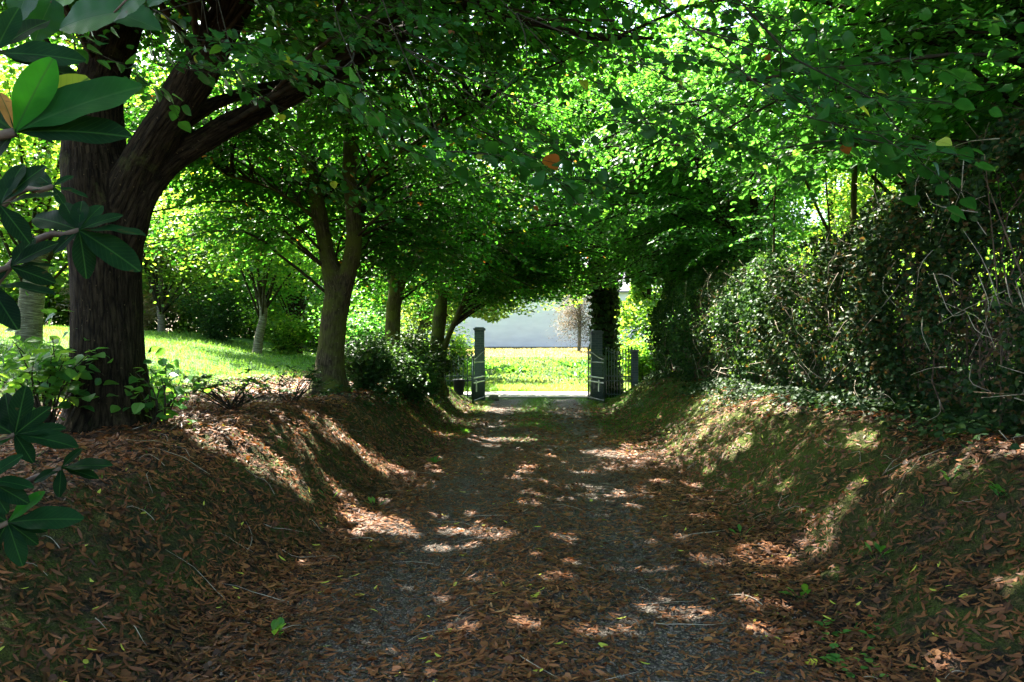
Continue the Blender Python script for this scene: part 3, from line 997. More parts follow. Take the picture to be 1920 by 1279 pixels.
# lawn starts nearer for the far part
grass = np.maximum(lawn_m, smooth((V[:, 1] - 21.5) / 1.5))
grass = np.maximum(grass, .75 * smooth((V[:, 1] - 13.5) / 5) * (s_ > 1.4) * (s_ < 4) * smooth((fbm(V * [1.4, 1.4, 0], 15) - .38) / .15))
obj('ground', np_mesh('ground', V, F, G['soil'], dict(moss=moss, grass=grass)))
tag(bpy.data.objects['ground'], kind='structure')

xs = steps((-2.6, 3.6, .03)); ys = steps((-5, 1.5, .3), (1.5, 9, .035), (9, 23.4, .07))
def green_d(x, y):
    s = x - axis_x(y)
    P = np.stack([x, y * .7, x * 0], -1)
    return smooth((y - 11) / 4) * np.clip(np.exp(-(s / .42) ** 2) * smooth((fbm(P * 1.3, 3) - .36) / .12) + 1.0 * smooth((np.abs(s) - 1.15) / .3), 0, 1)


def drive_mask(X, Y):
    s = X - axis_x(Y)
    e = (fbm(np.stack([X * 1.5, Y * 1.5, X * 0], -1), 41) - .5) * .5
    return np.abs(s - 0.03) < 1.42 + e
V, F = grid(xs, ys, .006, drive_mask)
V[:, 2] += (noise3(V * 45, 3) - .5) * .006
d_ = obj('driveway', np_mesh('driveway', V, F, G['gravel'], dict(green=green_d(V[:, 0], V[:, 1])))); tag(d_, kind='structure')
V, F = grid(steps((-40, 40, 1.0)), steps((24.0, 27.3, .3)), .008, None, lambda X, Y: height(X, Y) * 0 + np.where(Y > 27.2, 0, .0))
V[:, 2] = np.maximum(height(V[:, 0], V[:, 1]), 0) * (np.abs(V[:, 0]) < 6) + .03
r_ = obj('road', np_mesh('road', V, F, G['road'])); tag(r_, kind='structure')

# ------------------------------------------------------------------ T1, the big forked lime
g = lambda x, y: float(height(x, y))
b1 = at(203., 800., 7.2)
z1 = g(b1[0], b1[1])
T1 = [
    np.array([[b1[0], b1[1], z1 - .25, .34]] + [list(x) for x in sk_px([(203, 700, 7.2, .325), (199, 560, 7.2, .31), (196, 440, 7.2, .32), (186, 350, 7.2, .32), (176, 250, 7.25, .27), (190, 150, 7.4, .23), (225, 40, 7.6, .21), (255, -80, 7.9, .19), (240, -330, 8.4, .13), (200, -560, 8.8, .06)])]),
    sk_px([(208, 470, 7.2, .22), (228, 385, 7.15, .21), (275, 285, 7.05, .19), (335, 195, 6.95, .175), (400, 80, 6.85, .165), (440, 0, 6.8, .155), (500, -150, 6.7, .13), (560, -380, 6.6, .07)]),
    sk_px([(222, 480, 7.2, .17), (258, 385, 7.15, .14), (312, 312, 7.2, .125), (390, 258, 7.3, .12), (470, 212, 7.5, .115), (540, 182, 7.7, .105), (640, 120, 8.0, .095), (760, 60, 8.3, .07), (900, 10, 8.6, .04)]),
    sk_px([(330, 240, 7.1, .09), (390, 200, 7.5, .07), (450, 178, 7.9, .06), (540, 150, 8.6, .045), (640, 90, 9.2, .03)]),
]
# near sprays of T1 hanging over the drive, between the camera and the avenue
near_sp = []
rr = np.random.default_rng(5)
for (u0, u1, v0, v1, d0, d1, n) in [(560, 950, 150, 330, 2.7, 3.8, 4), (950, 1300, 150, 310, 2.7, 4.0, 4), (1300, 1720, 120, 250, 2.6, 3.6, 6), (280, 620, 10, 130, 3.0, 4.6, 7),
                                     (600, 960, 0, 120, 3.2, 4.6, 5), (960, 1500, -20, 90, 3.0, 4.8, 5), (1500, 1900, -20, 150, 2.8, 4.5, 5), (700, 1500, 200, 380, 4.4, 6.5, 9), (560, 760, 250, 400, 4.5, 6.5, 3),
                                     (400, 700, 30, 150, 4.5, 6, 6), (900, 1650, 40, 330, 5.5, 8.5, 16)]:
    for k in range(n):
        near_sp.append([*at(rr.uniform(u0, u1), rr.uniform(v0, v1), rr.uniform(d0, d1))])
near_sp = np.array(near_sp)
ND = norm(np.stack([rr.uniform(.2, 1, len(near_sp)), rr.uniform(-1, .5, len(near_sp)), rr.uniform(-.25, .05, len(near_sp))], -1))
NN = norm(np.stack([rr.normal(0, .15, len(near_sp)), rr.normal(0, .15, len(near_sp)), np.ones(len(near_sp))], -1))
near_O = near_sp - ND * .35
npoly = []
# carrying branches: groups of sprays hang on long thin boughs that come out of the crown above
anchors = np.array([at(760., 60., 8.3), at(640., 120., 8.0), at(440., 0., 6.8), at(900., 10., 8.6)])
for k in range(0, len(near_O), 3):
    p = near_O[k]
    up = p + np.array([-.5, 1.0, 1.0 + .3 * rr.random()])
    top = np.array([p[0] * .5 - 1.0, 5.6 + rr.random(), 5.2 + rr.random() * .5])
    npoly.append((spline([top, (top + up) / 2 + [0, 0, .3], up, p], 10), .007))
    for q in (k + 1, k + 2):
        if q < len(near_O) and np.linalg.norm(near_O[q] - p) < 1.6:
            npoly.append((spline([p + (up - p) * .5, (p + near_O[q]) / 2 + [0, 0, .15], near_O[q]], 5), .004))
lich = sk_px([(900, 20, 7.0, .035), (960, 38, 6.9, .04), (1020, 48, 6.8, .038), (1100, 66, 6.7, .03), (1160, 70, 6.7, .025), (1235, 72, 6.6, .012)])
T1.append(sk_px([(440, 0, 6.8, .07), (600, -110, 7.0, .06), (760, -70, 7.1, .05), (900, 12, 7.0, .042), (960, 38, 6.9, .04), (1020, 48, 6.8, .036), (1100, 66, 6.7, .03), (1160, 70, 6.7, .024), (1235, 72, 6.6, .012)]))
def t1_keep(P, m=0.0):
    u, v, f = proj(P)
    lim = np.interp(u, [200, 480, 560, 800, 1100, 1500, 1900, 2300], [60, 90, 110, 130, 90, 60, 40, 20]) + (fbm(np.stack([u / 60, v / 60, u * 0], -1), 91) - .5) * 120
    return canopy_keep(P, m) & ~((f > 0) & (f < 8.2) & (v + m * FPX / np.maximum(f, .3) > lim) & (v < 900))


tree('lime_tree', 'massive dark furrowed lime tree forking into three thick limbs, nearest on the left bank', (b1[0], b1[1], z1), T1, .017, .020, 'bark',
     [((-2.2, 7.6, 8.4), (5.4, 5.0, 3.6), 120, 10, 3.7, .35), ((-.4, 7.5, 5.4), (3.6, 3.0, 1.6), 34, 9, 3.4, .2), ((-6.4, 8.4, 7.2), (3.4, 3.4, 2.2), 66, 10, 4.6, .2), ((-3.6, 8.0, 8.0), (3.8, 3.6, 1.6), 70, 10, 6.4, .1), ((-3.4, 4.0, 6.8), (3.8, 2.8, 1.8), 75, 10, 4.9, .1), ((.8, 7.0, 8.0), (3.0, 3.0, 1.4), 36, 10, 6.4, .1), ((-2.2, .6, 7.0), (4.2, 3.2, 1.8), 46, 10, 5.0, .1)],  # unseen lobes, the last over the camera, added to block sun and sky light
     'lime', 'limes of the avenue', flare=(z1, .24, .15), seed=3, leaf_size=.07, keep=t1_keep, nlimb=4,
     extra_polys=npoly, extra_sprays=(near_O, ND, NN, rr.uniform(.45, .75, len(near_O))))

# ------------------------------------------------------------------ T2..T4
def base_px(u, v_hint, d):
    p = at(float(u), float(v_hint), float(d))
    return p[0], p[1], g(p[0], p[1])


x, y, z = base_px(615, 738, 12.6)
T2 = [np.array([[x - .02, y, z - .2, .32]] + [list(q) for q in sk_px([(618, 680, 12.6, .235), (626, 600, 12.6, .22), (632, 545, 12.6, .215), (614, 480, 12.6, .145), (599, 400, 12.6, .125), (582, 320, 12.7, .115), (568, 220, 12.8, .105), (556, 100, 13, .11), (540, -40, 13.2, .08), (520, -200, 13.5, .04)])]),
      sk_px([(634, 580, 12.6, .16), (650, 520, 12.5, .145), (664, 455, 12.4, .135), (662, 390, 12.4, .13), (655, 330, 12.3, .125), (660, 240, 12.2, .115), (668, 120, 12.1, .11), (690, -30, 12, .08), (720, -220, 11.8, .04)]),
      sk_px([(602, 420, 12.6, .045), (560, 385, 12.2, .035), (500, 350, 11.8, .028), (430, 330, 11.4, .025)]),
      sk_px([(664, 400, 12.4, .05), (710, 320, 12.0, .04), (790, 260, 11.6, .035), (900, 200, 11.2, .025)])]
tree('lime_tree', 'mossy lime tree with twin upright stems, second in the row on the left bank', (x, y, z), T2, .025, .010, 'bark_moss',
     [((-2.2, 12.8, 7.2), (4.6, 4.2, 3.4), 80, 10, 3.0, .35), ((-1.8, 12.6, 4.6), (3.6, 3.0, 1.6), 38, 10, 2.6, .2), ((-3.0, 9.7, 6.6), (2.4, 1.8, 1.3), 30, 10, 5.0, .1), ((-5.3, 12.6, 4.6), (2.4, 2.4, 1.8), 30, 10, 2.4, .1)], 'lime', 'limes of the avenue', flare=(z, .22, .09), seed=23, leaf_size=.072)  # third lobe added to shade an oversized sun patch on the drive
x, y, z = base_px(735, 735, 16)
T3 = [np.array([[x, y, z - .2, .20]] + [list(q) for q in sk_px([(735, 660, 16, .17), (738, 580, 16, .16), (742, 540, 16, .16), (728, 470, 16, .12), (722, 400, 16, .11), (715, 300, 16, .09), (705, 150, 16, .05)])]),
      sk_px([(740, 570, 16, .13), (756, 520, 16, .10), (772, 480, 15.9, .08), (800, 420, 15.7, .06), (850, 330, 15.4, .04)])]
tree('lime_tree', 'slim dark lime tree standing between the twin-stemmed lime and the gate', (x, y, z), T3, .022, .007, 'bark_moss',
     [((-1.4, 16.5, 6.4), (4.2, 3.6, 3.0), 40, 9, 2.5, .35), ((-.8, 16.3, 4.0), (3.4, 2.6, 1.3), 34, 9, 2.4, .2)], 'lime', 'limes of the avenue', flare=(z, .2, .05), seed=41, leaf_size=.08, leaf_tpl=LS)
x, y, z = base_px(822, 745, 19)
T4 = [np.array([[x, y, z - .2, .21]] + [list(q) for q in sk_px([(818, 700, 19, .19), (820, 640, 19, .175), (826, 580, 19, .17), (832, 500, 19, .13), (836, 380, 19, .10), (845, 220, 19, .05)])]),
      sk_px([(824, 690, 19, .10), (836, 645, 18.9, .075), (852, 605, 18.7, .07), (872, 560, 18.5, .06), (905, 480, 18.2, .04)])]
tree('lime_tree', 'lime tree with a side limb leaning right, last on the left bank before the gate', (x, y, z), T4, .024, .007, 'bark_moss',
     [((-.6, 19.6, 6.2), (4.2, 3.4, 3.0), 40, 9, 2.6, .35), ((0.8, 19.6, 3.9), (3.6, 2.6, 1.1), 62, 9, 2.6, .2), ((.4, 20.0, 8.4), (3.2, 2.6, 1.8), 44, 10, 5.5, .1)], 'lime', 'limes of the avenue', flare=(z, .2, .05), seed=61, leaf_size=.09, leaf_tpl=LS)

# ------------------------------------------------------------------ ivy-clad tree behind the right gate pier
def field_keep(P, margin_m=0.0):
    """crowns that stand at or beyond the gate leave the view to the barn open"""
    u, v, f = proj(P)
    m = margin_m * FPX / np.maximum(f, .3)
    lim = np.interp(u, [700, 850, 880, 960, 1040, 1100, 1120, 1200, 1260], [620, 600, 596, 596, 590, 560, 540, 490, 700])
    lim = lim + (noise3(np.stack([u / 22, v / 22, u * 0], -1), 12) - .5) * 22
    skyhole = (np.hypot((u - 1168) / 16, (v - 535) / 30) < 1) | (np.hypot((u - 1098) / 9, (v - 480) / 25) < 1)
    return ~(((f > 0) & (u > 850 - m) & (u < 1150) & (v + m > lim)) | skyhole)


x, y, z = base_px(1142, 758, 24.2)
z = g(x, y)
T5 = [np.array([[x, y, z - .2, .42]] + [list(q) for q in sk_px([(1140, 720, 24.2, .36), (1134, 650, 24.2, .33), (1132, 560, 24.2, .33), (1134, 480, 24.2, .30), (1138, 400, 24.2, .25), (1145, 300, 24.3, .2), (1150, 150, 24.5, .12), (1150, 0, 24.8, .05)])]),
      sk_px([(1134, 500, 24.2, .15), (1115, 440, 24.2, .12), (1090, 380, 24.1, .09), (1060, 300, 24, .05)]),
      sk_px([(1136, 470, 24.2, .15), (1160, 420, 24.2, .12), (1195, 360, 24.1, .09), (1240, 280, 24, .05)])]
t5 = tree('ivy_clad_tree', 'tall straight tree wrapped in dark ivy behind the right gate pier', (x, y, z), T5, .04, .02, 'bark',
          [((3.4, 24.6, 9.0), (4.5, 2.8, 3.6), 100, 9, 5.0, .35), ((2.4, 24.4, 4.9), (3.2, 2.0, 1.5), 80, 9, 3.2, .2)], 'cool', seed=71, leaf_size=.12, leaf_tpl=LS, flecks=False,
          keep=lambda P, m=0.0: field_keep(P, m))
mb = MB()
r = np.random.default_rng(8)
n = 9000
sk = spline(T5[0], 60)
i = (r.random(n) ** 0.9 * 44).astype(int)
a = r.uniform(0, 2 * math.pi, n)
outv = np.stack([np.cos(a), np.sin(a), np.zeros(n)], -1)
rad = sk[i, 3] + r.uniform(0, .16, n) * (.6 + .8 * noise3(np.stack([a * 2, sk[i, 2] * 2, a * 0], -1), 5))
C = sk[i, :3] + outv * rad[:, None] + r.normal(0, .04, (n, 3))
V, F, A = place_leaves(LM, C, norm(np.stack([r.normal(0, .5, n), r.normal(0, .5, n), -np.ones(n)], -1)), norm(outv + r.normal(0, .4, (n, 3))), r.uniform(.06, .12, n), r.random(n) * .8)
mb.add(V, F, **A)
obj('ivy', mb.mesh('ivy', G['ivy'], (x, y, z), False), t5)
mb = MB()

# ------------------------------------------------------------------ trees behind the hedge on the right
def right_tree(label, x, y, hgt, c, R, nb, per, seed, size=.09, mat='cool', tpl=None, trunk_r=.13, lo=2.4, lean=0, crown2=None, name='maple_tree'):
    z = g(x, y)
    sk = [np.array([[x, y, z - .2, trunk_r], [x + lean * .2, y, z + hgt * .25, trunk_r * .85], [x + lean * .5, y + .1, z + hgt * .5, trunk_r * .7], [x + lean, y, z + hgt * .8, trunk_r * .4], [x + lean, y, z + hgt, trunk_r * .15]]),
          np.array([[x + lean * .2, y, z + hgt * .25, trunk_r * .6], [x - .6, y + .2, z + hgt * .42, trunk_r * .5], [x - 1.5, y + .2, z + hgt * .6, trunk_r * .3], [x - 2.2, y, z + hgt * .7, trunk_r * .15]])]
    if trunk_r < .1: sk = sk[:1]
    crown = [(c, R, nb, per, lo, .3)] + ([crown2] if crown2 else [])
    return tree(name, label, (x, y, z), sk, .03, .006, 'bark', crown, mat, 'trees behind the hedge on the right', seed=seed, leaf_size=size, leaf_tpl=tpl or LM, strict=True)


right_tree('leafy tree overhanging the drive from behind the nearest hedge clump', 5.6, 7.0, 9, (4.2, 7.4, 6.2), (4.4, 3.8, 3.6), 100, 10, 81, .08, lo=3.0, crown2=((2.8, 1.8, 6.8), (3.6, 3.2, 2.0), 50, 10, 4.6, .1))  # crown2 is an unseen lobe over the camera, added to cut sky light
right_tree('slender tree rising behind the low middle of the hedge on the right', 6.6, 12.0, 9, (4.4, 12.6, 6.6), (4.6, 3.8, 4.0), 84, 10, 91, .08, lo=2.6, trunk_r=.07)
right_tree('bright green tree arching over the far end of the hedge on the right', 5.6, 17.0, 9, (4.3, 17.4, 5.6), (4.2, 3.6, 3.6), 100, 10, 101, .09, tpl=LS, lo=2.2)
right_tree('tree close beside the right gate fence with foliage down to the bank', 6.2, 21.5, 9, (5.4, 21.6, 5.4), (3.8, 2.8, 4.0), 90, 9, 111, .10, tpl=LS, lo=1.6, crown2=((3.0, 21.0, 8.6), (3.6, 3.0, 2.4), 75, 10, 5.0, .1))
right_tree('broad tree well back behind the nearest hedge clump at the right edge', 9.5, 9.5, 10, (9.0, 9.8, 5.6), (3.6, 3.6, 4.6), 80, 10, 121, .10, tpl=LS, lo=1.6, trunk_r=.09)
right_tree('broad tree glowing through the gap above the low middle of the hedge', 11.5, 15.5, 10, (10.6, 15.5, 5.6), (4.2, 3.8, 4.8), 90, 10, 131, .11, 'lime_far', LS, lo=1.4, trunk_r=.09)

# saplings in the hedge line
def sapling(label, rows, seed, nleaf=5):
    sk = sk_px(rows)
    x, y = sk[0, :2]; z = g(x, y)
    sk[0, 2] = z - .1
    root = thing('sapling', label, 'sapling', (x, y, z), 'saplings in the right hedge')
    mb = MB(); s = spline(sk, 22); mb.tube(s[:, :3], s[:, 3], n=8)
    bc = np.concatenate(mb.V)
    me = mb.mesh('trunk', G['bark_moss'], (x, y, z))
    at_ = me.attributes.new('bark', 'FLOAT_VECTOR', 'POINT'); at_.data.foreach_set('vector', np.ascontiguousarray(bc, np.float32).ravel())
    obj('trunk', me, root)
    r = np.random.default_rng(seed)
    mbl, mbt = MB(), MB()
    O, D, N = [], [], []
    for k in range(nleaf):
        p = s[r.integers(11, 22), :3]
        d = np.array([r.normal(), r.normal() * .6, r.uniform(-.1, .3)])
        O.append(p); D.append(d); N.append([r.normal(0, .2), r.normal(0, .2), 1])
    sprays_to_mesh(np.array(O), np.array(D), np.array(N, float), r.uniform(.5, .9, nleaf), LM, .07, tint_std, None, seed, mbl, mbt, .7, False)
    obj('branches', mbt.mesh('branches', G['twig'], (x, y, z)), root)
    obj('crown', mbl.mesh('crown', G['cool'], (x, y, z), False), root)


sapling('straightest and thickest sapling, rising out of the middle hedge clump', [(1606, 760, 9.6, .05), (1604, 600, 9.6, .046), (1600, 450, 9.6, .042), (1602, 330, 9.6, .036), (1606, 220, 9.6, .03), (1612, 90, 9.6, .02)], 1)
sapling('thin sapling leaning left out of the middle hedge clump', [(1590, 760, 10.2, .028), (1570, 600, 10.2, .026), (1560, 460, 10.2, .024), (1532, 390, 10.2, .02), (1508, 330, 10.2, .016), (1490, 240, 10.2, .01)], 2, 4)
sapling('whip-thin sapling left of the straight one, curving up from the hedge top', [(1565, 760, 10.6, .02), (1556, 560, 10.6, .018), (1556, 440, 10.6, .016), (1548, 330, 10.6, .013), (1545, 230, 10.6, .008)], 3, 4)
sapling('thin sapling just right of the straight one, bending right at the top', [(1640, 760, 10.4, .026), (1636, 560, 10.4, .024), (1634, 440, 10.4, .022), (1642, 330, 10.4, .018), (1630, 270, 10.4, .016), (1615, 200, 10.4, .01)], 4, 4)
sapling('thin sapling in shade at the left end of the hedge gap', [(1435, 740, 12.5, .03), (1438, 600, 12.5, .026), (1450, 480, 12.5, .022), (1452, 380, 12.5, .016), (1460, 300, 12.5, .01)], 5, 6)

# ------------------------------------------------------------------ hedge clumps
def hedge(label, y0, y1, zt, xf, depth, seed, nl, leaf=.045, warm=0.2, dead=30, mat='ivy', bulge=.3):
    r = np.random.default_rng(seed)
    yc = (y0 + y1) / 2
    xc = xf + depth / 2
    z0 = g(xf + .2, yc)
    root = thing('hedge_shrub', label, 'hedge', (xc, yc, z0), 'overgrown hedge on the right bank')
    stems, leaves, dd = MB(), MB(), MB()
    ns = int((y1 - y0) * 42)
    for k in range(ns):
        x = r.uniform(xf, xf + depth); y = r.uniform(y0, y1); z = g(x, y)
        top = zt + r.normal(0, .12) - .25 * abs((y - yc) / (y1 - y0) * 2) ** 3
        m = r.uniform(.4, 1)
        p = [[x, y, z - .05], [x + r.normal(0, .12), y + r.normal(0, .15), z + (top - z) * .35 * m], [x + r.normal(0, .2), y + r.normal(0, .25), z + (top - z) * .7 * m], [x + r.normal(0, .28), y + r.normal(0, .32), z + (top - z) * m]]
        stems.tube(spline(p, 8), r.uniform(.006, .018), .003, n=4)
    for k in range(ns * 3):       # side twigs
        x = r.uniform(xf - .05, xf + depth); y = r.uniform(y0, y1); z = r.uniform(z0 + .2, zt)
        dv = np.array([r.normal(-.4, .5), r.normal(0, .6), r.normal(.1, .4)]) * r.uniform(.2, .5)
        stems.tube([[x, y, z], np.array([x, y, z]) + dv * .5 + r.normal(0, .03, 3), np.array([x, y, z]) + dv], .004, .0015, n=3)
    # leaves concentrated on the drive-facing side and top, uneven
    n = nl
    y = r.uniform(y0 - .15, y1 + .15, n)
    h = r.uniform(0, 1, n)
    P = np.stack([np.zeros(n), y, h * 3], -1)
    surf = xf - bulge * np.sin(h * math.pi) * (.6 + .8 * noise3(P * 1.3, seed)) + .35 * np.clip(h - .85, 0, 1) * 4
    dep = r.exponential(.16, n) + np.where(r.random(n) < .3, r.uniform(0, depth, n), 0)
    x = surf + dep
    topz = zt + (noise3(P * 1.7, seed + 2) - .5) * .5 - .3 * np.abs((y - yc) / (y1 - y0) * 2) ** 3
    gz = height(x, y)
    z = gz + (topz - gz) * h ** .9
    clump = fbm(np.stack([x * 2.2, y * 2.2, z * 2.2], -1), seed + 9, 3)
    keep = clump > .42 + .14 * r.random(n)
    C = np.stack([x, y, z], -1)[keep]; n = len(C)
    Nn = norm(np.stack([-np.ones(n) * .7, -np.ones(n) * .4, np.ones(n) * .7], -1) + r.normal(0, .65, (n, 3)))
    Dd = norm(np.stack([r.normal(-.2, .7, n), r.normal(0, .8, n), r.normal(-.3, .6, n)], -1))
    tint = np.where(r.random(n) < .22 * warm, .98, r.random(n) * .85)
    V, F, A = place_leaves(LM if leaf > .04 else LS, C, Dd, Nn, r.uniform(.6, 1.3, n) * leaf, tint)
    leaves.add(V, F, **A)
    for k in range(dead):
        p = np.array([xf - r.uniform(.05, .3), r.uniform(y0, y1), r.uniform(z0 + .1, zt - .2)])
        a = r.uniform(-1.4, 1.4); ln = r.uniform(.2, .7)
        q = p + ln * np.array([r.normal(-.15, .25), math.cos(a) * r.choice([-1, 1]), math.sin(a)])
        dd.tube(spline([p, (p + q) / 2 + r.normal(0, .06, 3), q], 6), .0045, .002, n=4)
    o = (xc, yc, z0)
    obj('stems', stems.mesh('stems', G['stem'], o), root)
    obj('leaves', leaves.mesh('leaves', G[mat], o, False), root)
    if dead: obj('dead_twigs', dd.mesh('dead_twigs', G['palewood'], o), root)
    return root


hedge('tall ragged hedge clump full of pale leaves and dead twigs at the right edge', 4.6, 7.6, 3.45, 3.75, 1.3, 1, 42000, .042, .5, 60)
hedge('hedge clump with bleached twigs just beyond the nearest one', 7.5, 9.3, 3.15, 3.85, 1.2, 2, 20000, .042, .4, 30)
hedge('ivy-topped hedge clump at the foot of the straight sapling', 9.2, 11.2, 3.0, 3.9, 1.2, 3, 15000, .045, .2, 16)
hedge('green bushy hedge clump left of the saplings', 11.1, 13.2, 3.1, 3.95, 1.2, 4, 14000, .05, .1, 14, 'laurel')
hedge('twiggy brown-stemmed hedge clump next to last before the gate', 13.1, 15.2, 3.2, 3.9, 1.2, 5, 9000, .05, .3, 16)
hedge('last hedge clump where the mossy right bank meets the gate fence', 15.1, 18.2, 3.3, 3.8, 1.3, 6, 14000, .055, .2, 16, 'laurel', .4)

# ------------------------------------------------------------------ background trees
def bg_tree(label, x, y, hgt, R, zlo, seed, n, size, mat, trunk=None, barkm='bark', name='background_tree', group='trees beyond the lawn', kp=None):
    kp = kp or field_keep
    """a tree with a crown of leaf clumps; trunk: list of (u, v, d, r)"""
    r = np.random.default_rng(seed)
    z = g(x, y)
    root = thing(name, label, 'tree', (x, y, z), group)
    if trunk is None:
        sk = np.array([[x, y, z - .2, .16], [x + .1, y, z + hgt * .3, .13], [x, y, z + hgt * .6, .09], [x, y, z + hgt * .9, .03]])
    else:
        sk = sk_px(trunk); sk[0, 2] = g(sk[0, 0], sk[0, 1]) - .2
        sk = np.vstack([sk, [sk[-1, 0] + .1, sk[-1, 1], z + hgt * .9, .03]])
    obj('trunk', trunk_mesh('trunk', [sk], G[barkm], (x, y, z), .035, .006, None, seed), root)
    s = spline(sk, 20)
    nb = 26
    br, lf = MB(), MB()
    cc = []
    for k in range(nb):
        p = s[r.integers(6, 19), :3]
        a = r.uniform(0, 2 * math.pi)
        q = np.array([x + R * math.cos(a) * r.uniform(.4, 1), y + R * math.sin(a) * r.uniform(.4, 1), z + zlo + (hgt - zlo) * r.uniform(.05, 1)])
        if q[2] < p[2] - .8: p = s[6, :3]
        pts = spline([p, (p + q) / 2 + [0, 0, .4], q], 8)
        if kp(pts).all(): br.tube(pts, .04, .01, n=4)
        cc.append(pts[3:])
    cc = np.concatenate(cc)
    # leaf clumps around branch points
    nc = 230
    c = cc[r.integers(0, len(cc), nc)] + r.normal(0, .38, (nc, 3))
    per = n // nc
    C = np.repeat(c, per, 0)
    k = r.normal(size=C.shape) * np.array([.42, .42, .20]) * np.repeat(r.uniform(.7, 1.5, nc), per)[:, None]
    k[:, 2] -= (k[:, 0] ** 2 + k[:, 1] ** 2) * .3
    C = C + k
    C = C[C[:, 2] > height(C[:, 0], C[:, 1]) + .1]
    keep = kp(C)
    C = C[keep]
    m = len(C)
    N = norm(np.stack([r.normal(0, .5, m), r.normal(0, .5, m), np.ones(m)], -1))
    D = norm(np.stack([r.normal(0, 1, m), r.normal(0, 1, m), r.normal(-.3, .3, m)], -1))
    V, F, A = place_leaves(LS, C, D, N, r.uniform(.6, 1.2, m) * size, np.clip(r.random(m) * .7 + .3 * noise3(C * .8, seed), 0, 1))
    lf.add(V, F, **A)
    obj('branches', br.mesh('branches', G['twig'], (x, y, z)), root)
    obj('crown', lf.mesh('crown', G[mat], (x, y, z), False), root)
    return root


def bx(u, d):
    return (u - 960) / FPX * d


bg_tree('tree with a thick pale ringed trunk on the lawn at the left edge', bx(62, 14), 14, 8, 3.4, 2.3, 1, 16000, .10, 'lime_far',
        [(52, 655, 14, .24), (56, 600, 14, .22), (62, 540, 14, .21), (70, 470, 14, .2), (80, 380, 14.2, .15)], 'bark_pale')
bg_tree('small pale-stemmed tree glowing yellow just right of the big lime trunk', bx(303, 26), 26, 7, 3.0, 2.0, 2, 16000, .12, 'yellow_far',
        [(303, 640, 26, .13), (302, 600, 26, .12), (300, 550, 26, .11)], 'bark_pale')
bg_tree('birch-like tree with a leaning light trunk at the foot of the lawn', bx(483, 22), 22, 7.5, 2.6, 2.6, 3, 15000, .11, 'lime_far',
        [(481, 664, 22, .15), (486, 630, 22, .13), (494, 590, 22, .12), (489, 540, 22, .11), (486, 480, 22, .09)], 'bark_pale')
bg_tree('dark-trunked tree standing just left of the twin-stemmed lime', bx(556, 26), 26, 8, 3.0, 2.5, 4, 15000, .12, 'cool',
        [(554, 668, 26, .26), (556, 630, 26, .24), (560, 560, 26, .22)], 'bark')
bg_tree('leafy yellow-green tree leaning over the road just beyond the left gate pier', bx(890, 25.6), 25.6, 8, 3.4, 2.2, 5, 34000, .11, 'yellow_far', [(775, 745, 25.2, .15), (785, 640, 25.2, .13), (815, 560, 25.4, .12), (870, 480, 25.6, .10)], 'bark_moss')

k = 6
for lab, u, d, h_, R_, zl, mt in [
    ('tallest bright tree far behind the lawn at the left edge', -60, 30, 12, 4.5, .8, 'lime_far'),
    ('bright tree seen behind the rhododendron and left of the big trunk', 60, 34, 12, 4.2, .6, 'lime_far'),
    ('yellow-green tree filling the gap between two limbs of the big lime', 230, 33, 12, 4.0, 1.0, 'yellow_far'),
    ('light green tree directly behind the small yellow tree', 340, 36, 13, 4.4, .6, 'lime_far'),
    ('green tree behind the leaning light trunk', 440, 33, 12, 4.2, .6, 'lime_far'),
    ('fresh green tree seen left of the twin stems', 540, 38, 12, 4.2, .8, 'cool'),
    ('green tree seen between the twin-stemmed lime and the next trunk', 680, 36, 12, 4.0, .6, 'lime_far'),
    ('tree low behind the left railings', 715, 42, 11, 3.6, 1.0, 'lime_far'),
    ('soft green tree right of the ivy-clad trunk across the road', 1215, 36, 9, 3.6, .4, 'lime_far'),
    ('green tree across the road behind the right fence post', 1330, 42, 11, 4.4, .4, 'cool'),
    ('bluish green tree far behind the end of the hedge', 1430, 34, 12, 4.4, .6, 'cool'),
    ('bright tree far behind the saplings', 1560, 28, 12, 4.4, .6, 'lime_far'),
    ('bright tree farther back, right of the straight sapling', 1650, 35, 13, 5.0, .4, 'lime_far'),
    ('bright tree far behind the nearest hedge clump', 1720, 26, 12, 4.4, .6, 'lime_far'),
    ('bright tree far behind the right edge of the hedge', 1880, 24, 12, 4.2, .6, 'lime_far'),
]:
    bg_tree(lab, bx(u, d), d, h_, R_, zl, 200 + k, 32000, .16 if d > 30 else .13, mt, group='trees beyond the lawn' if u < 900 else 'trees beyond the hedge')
    k += 1

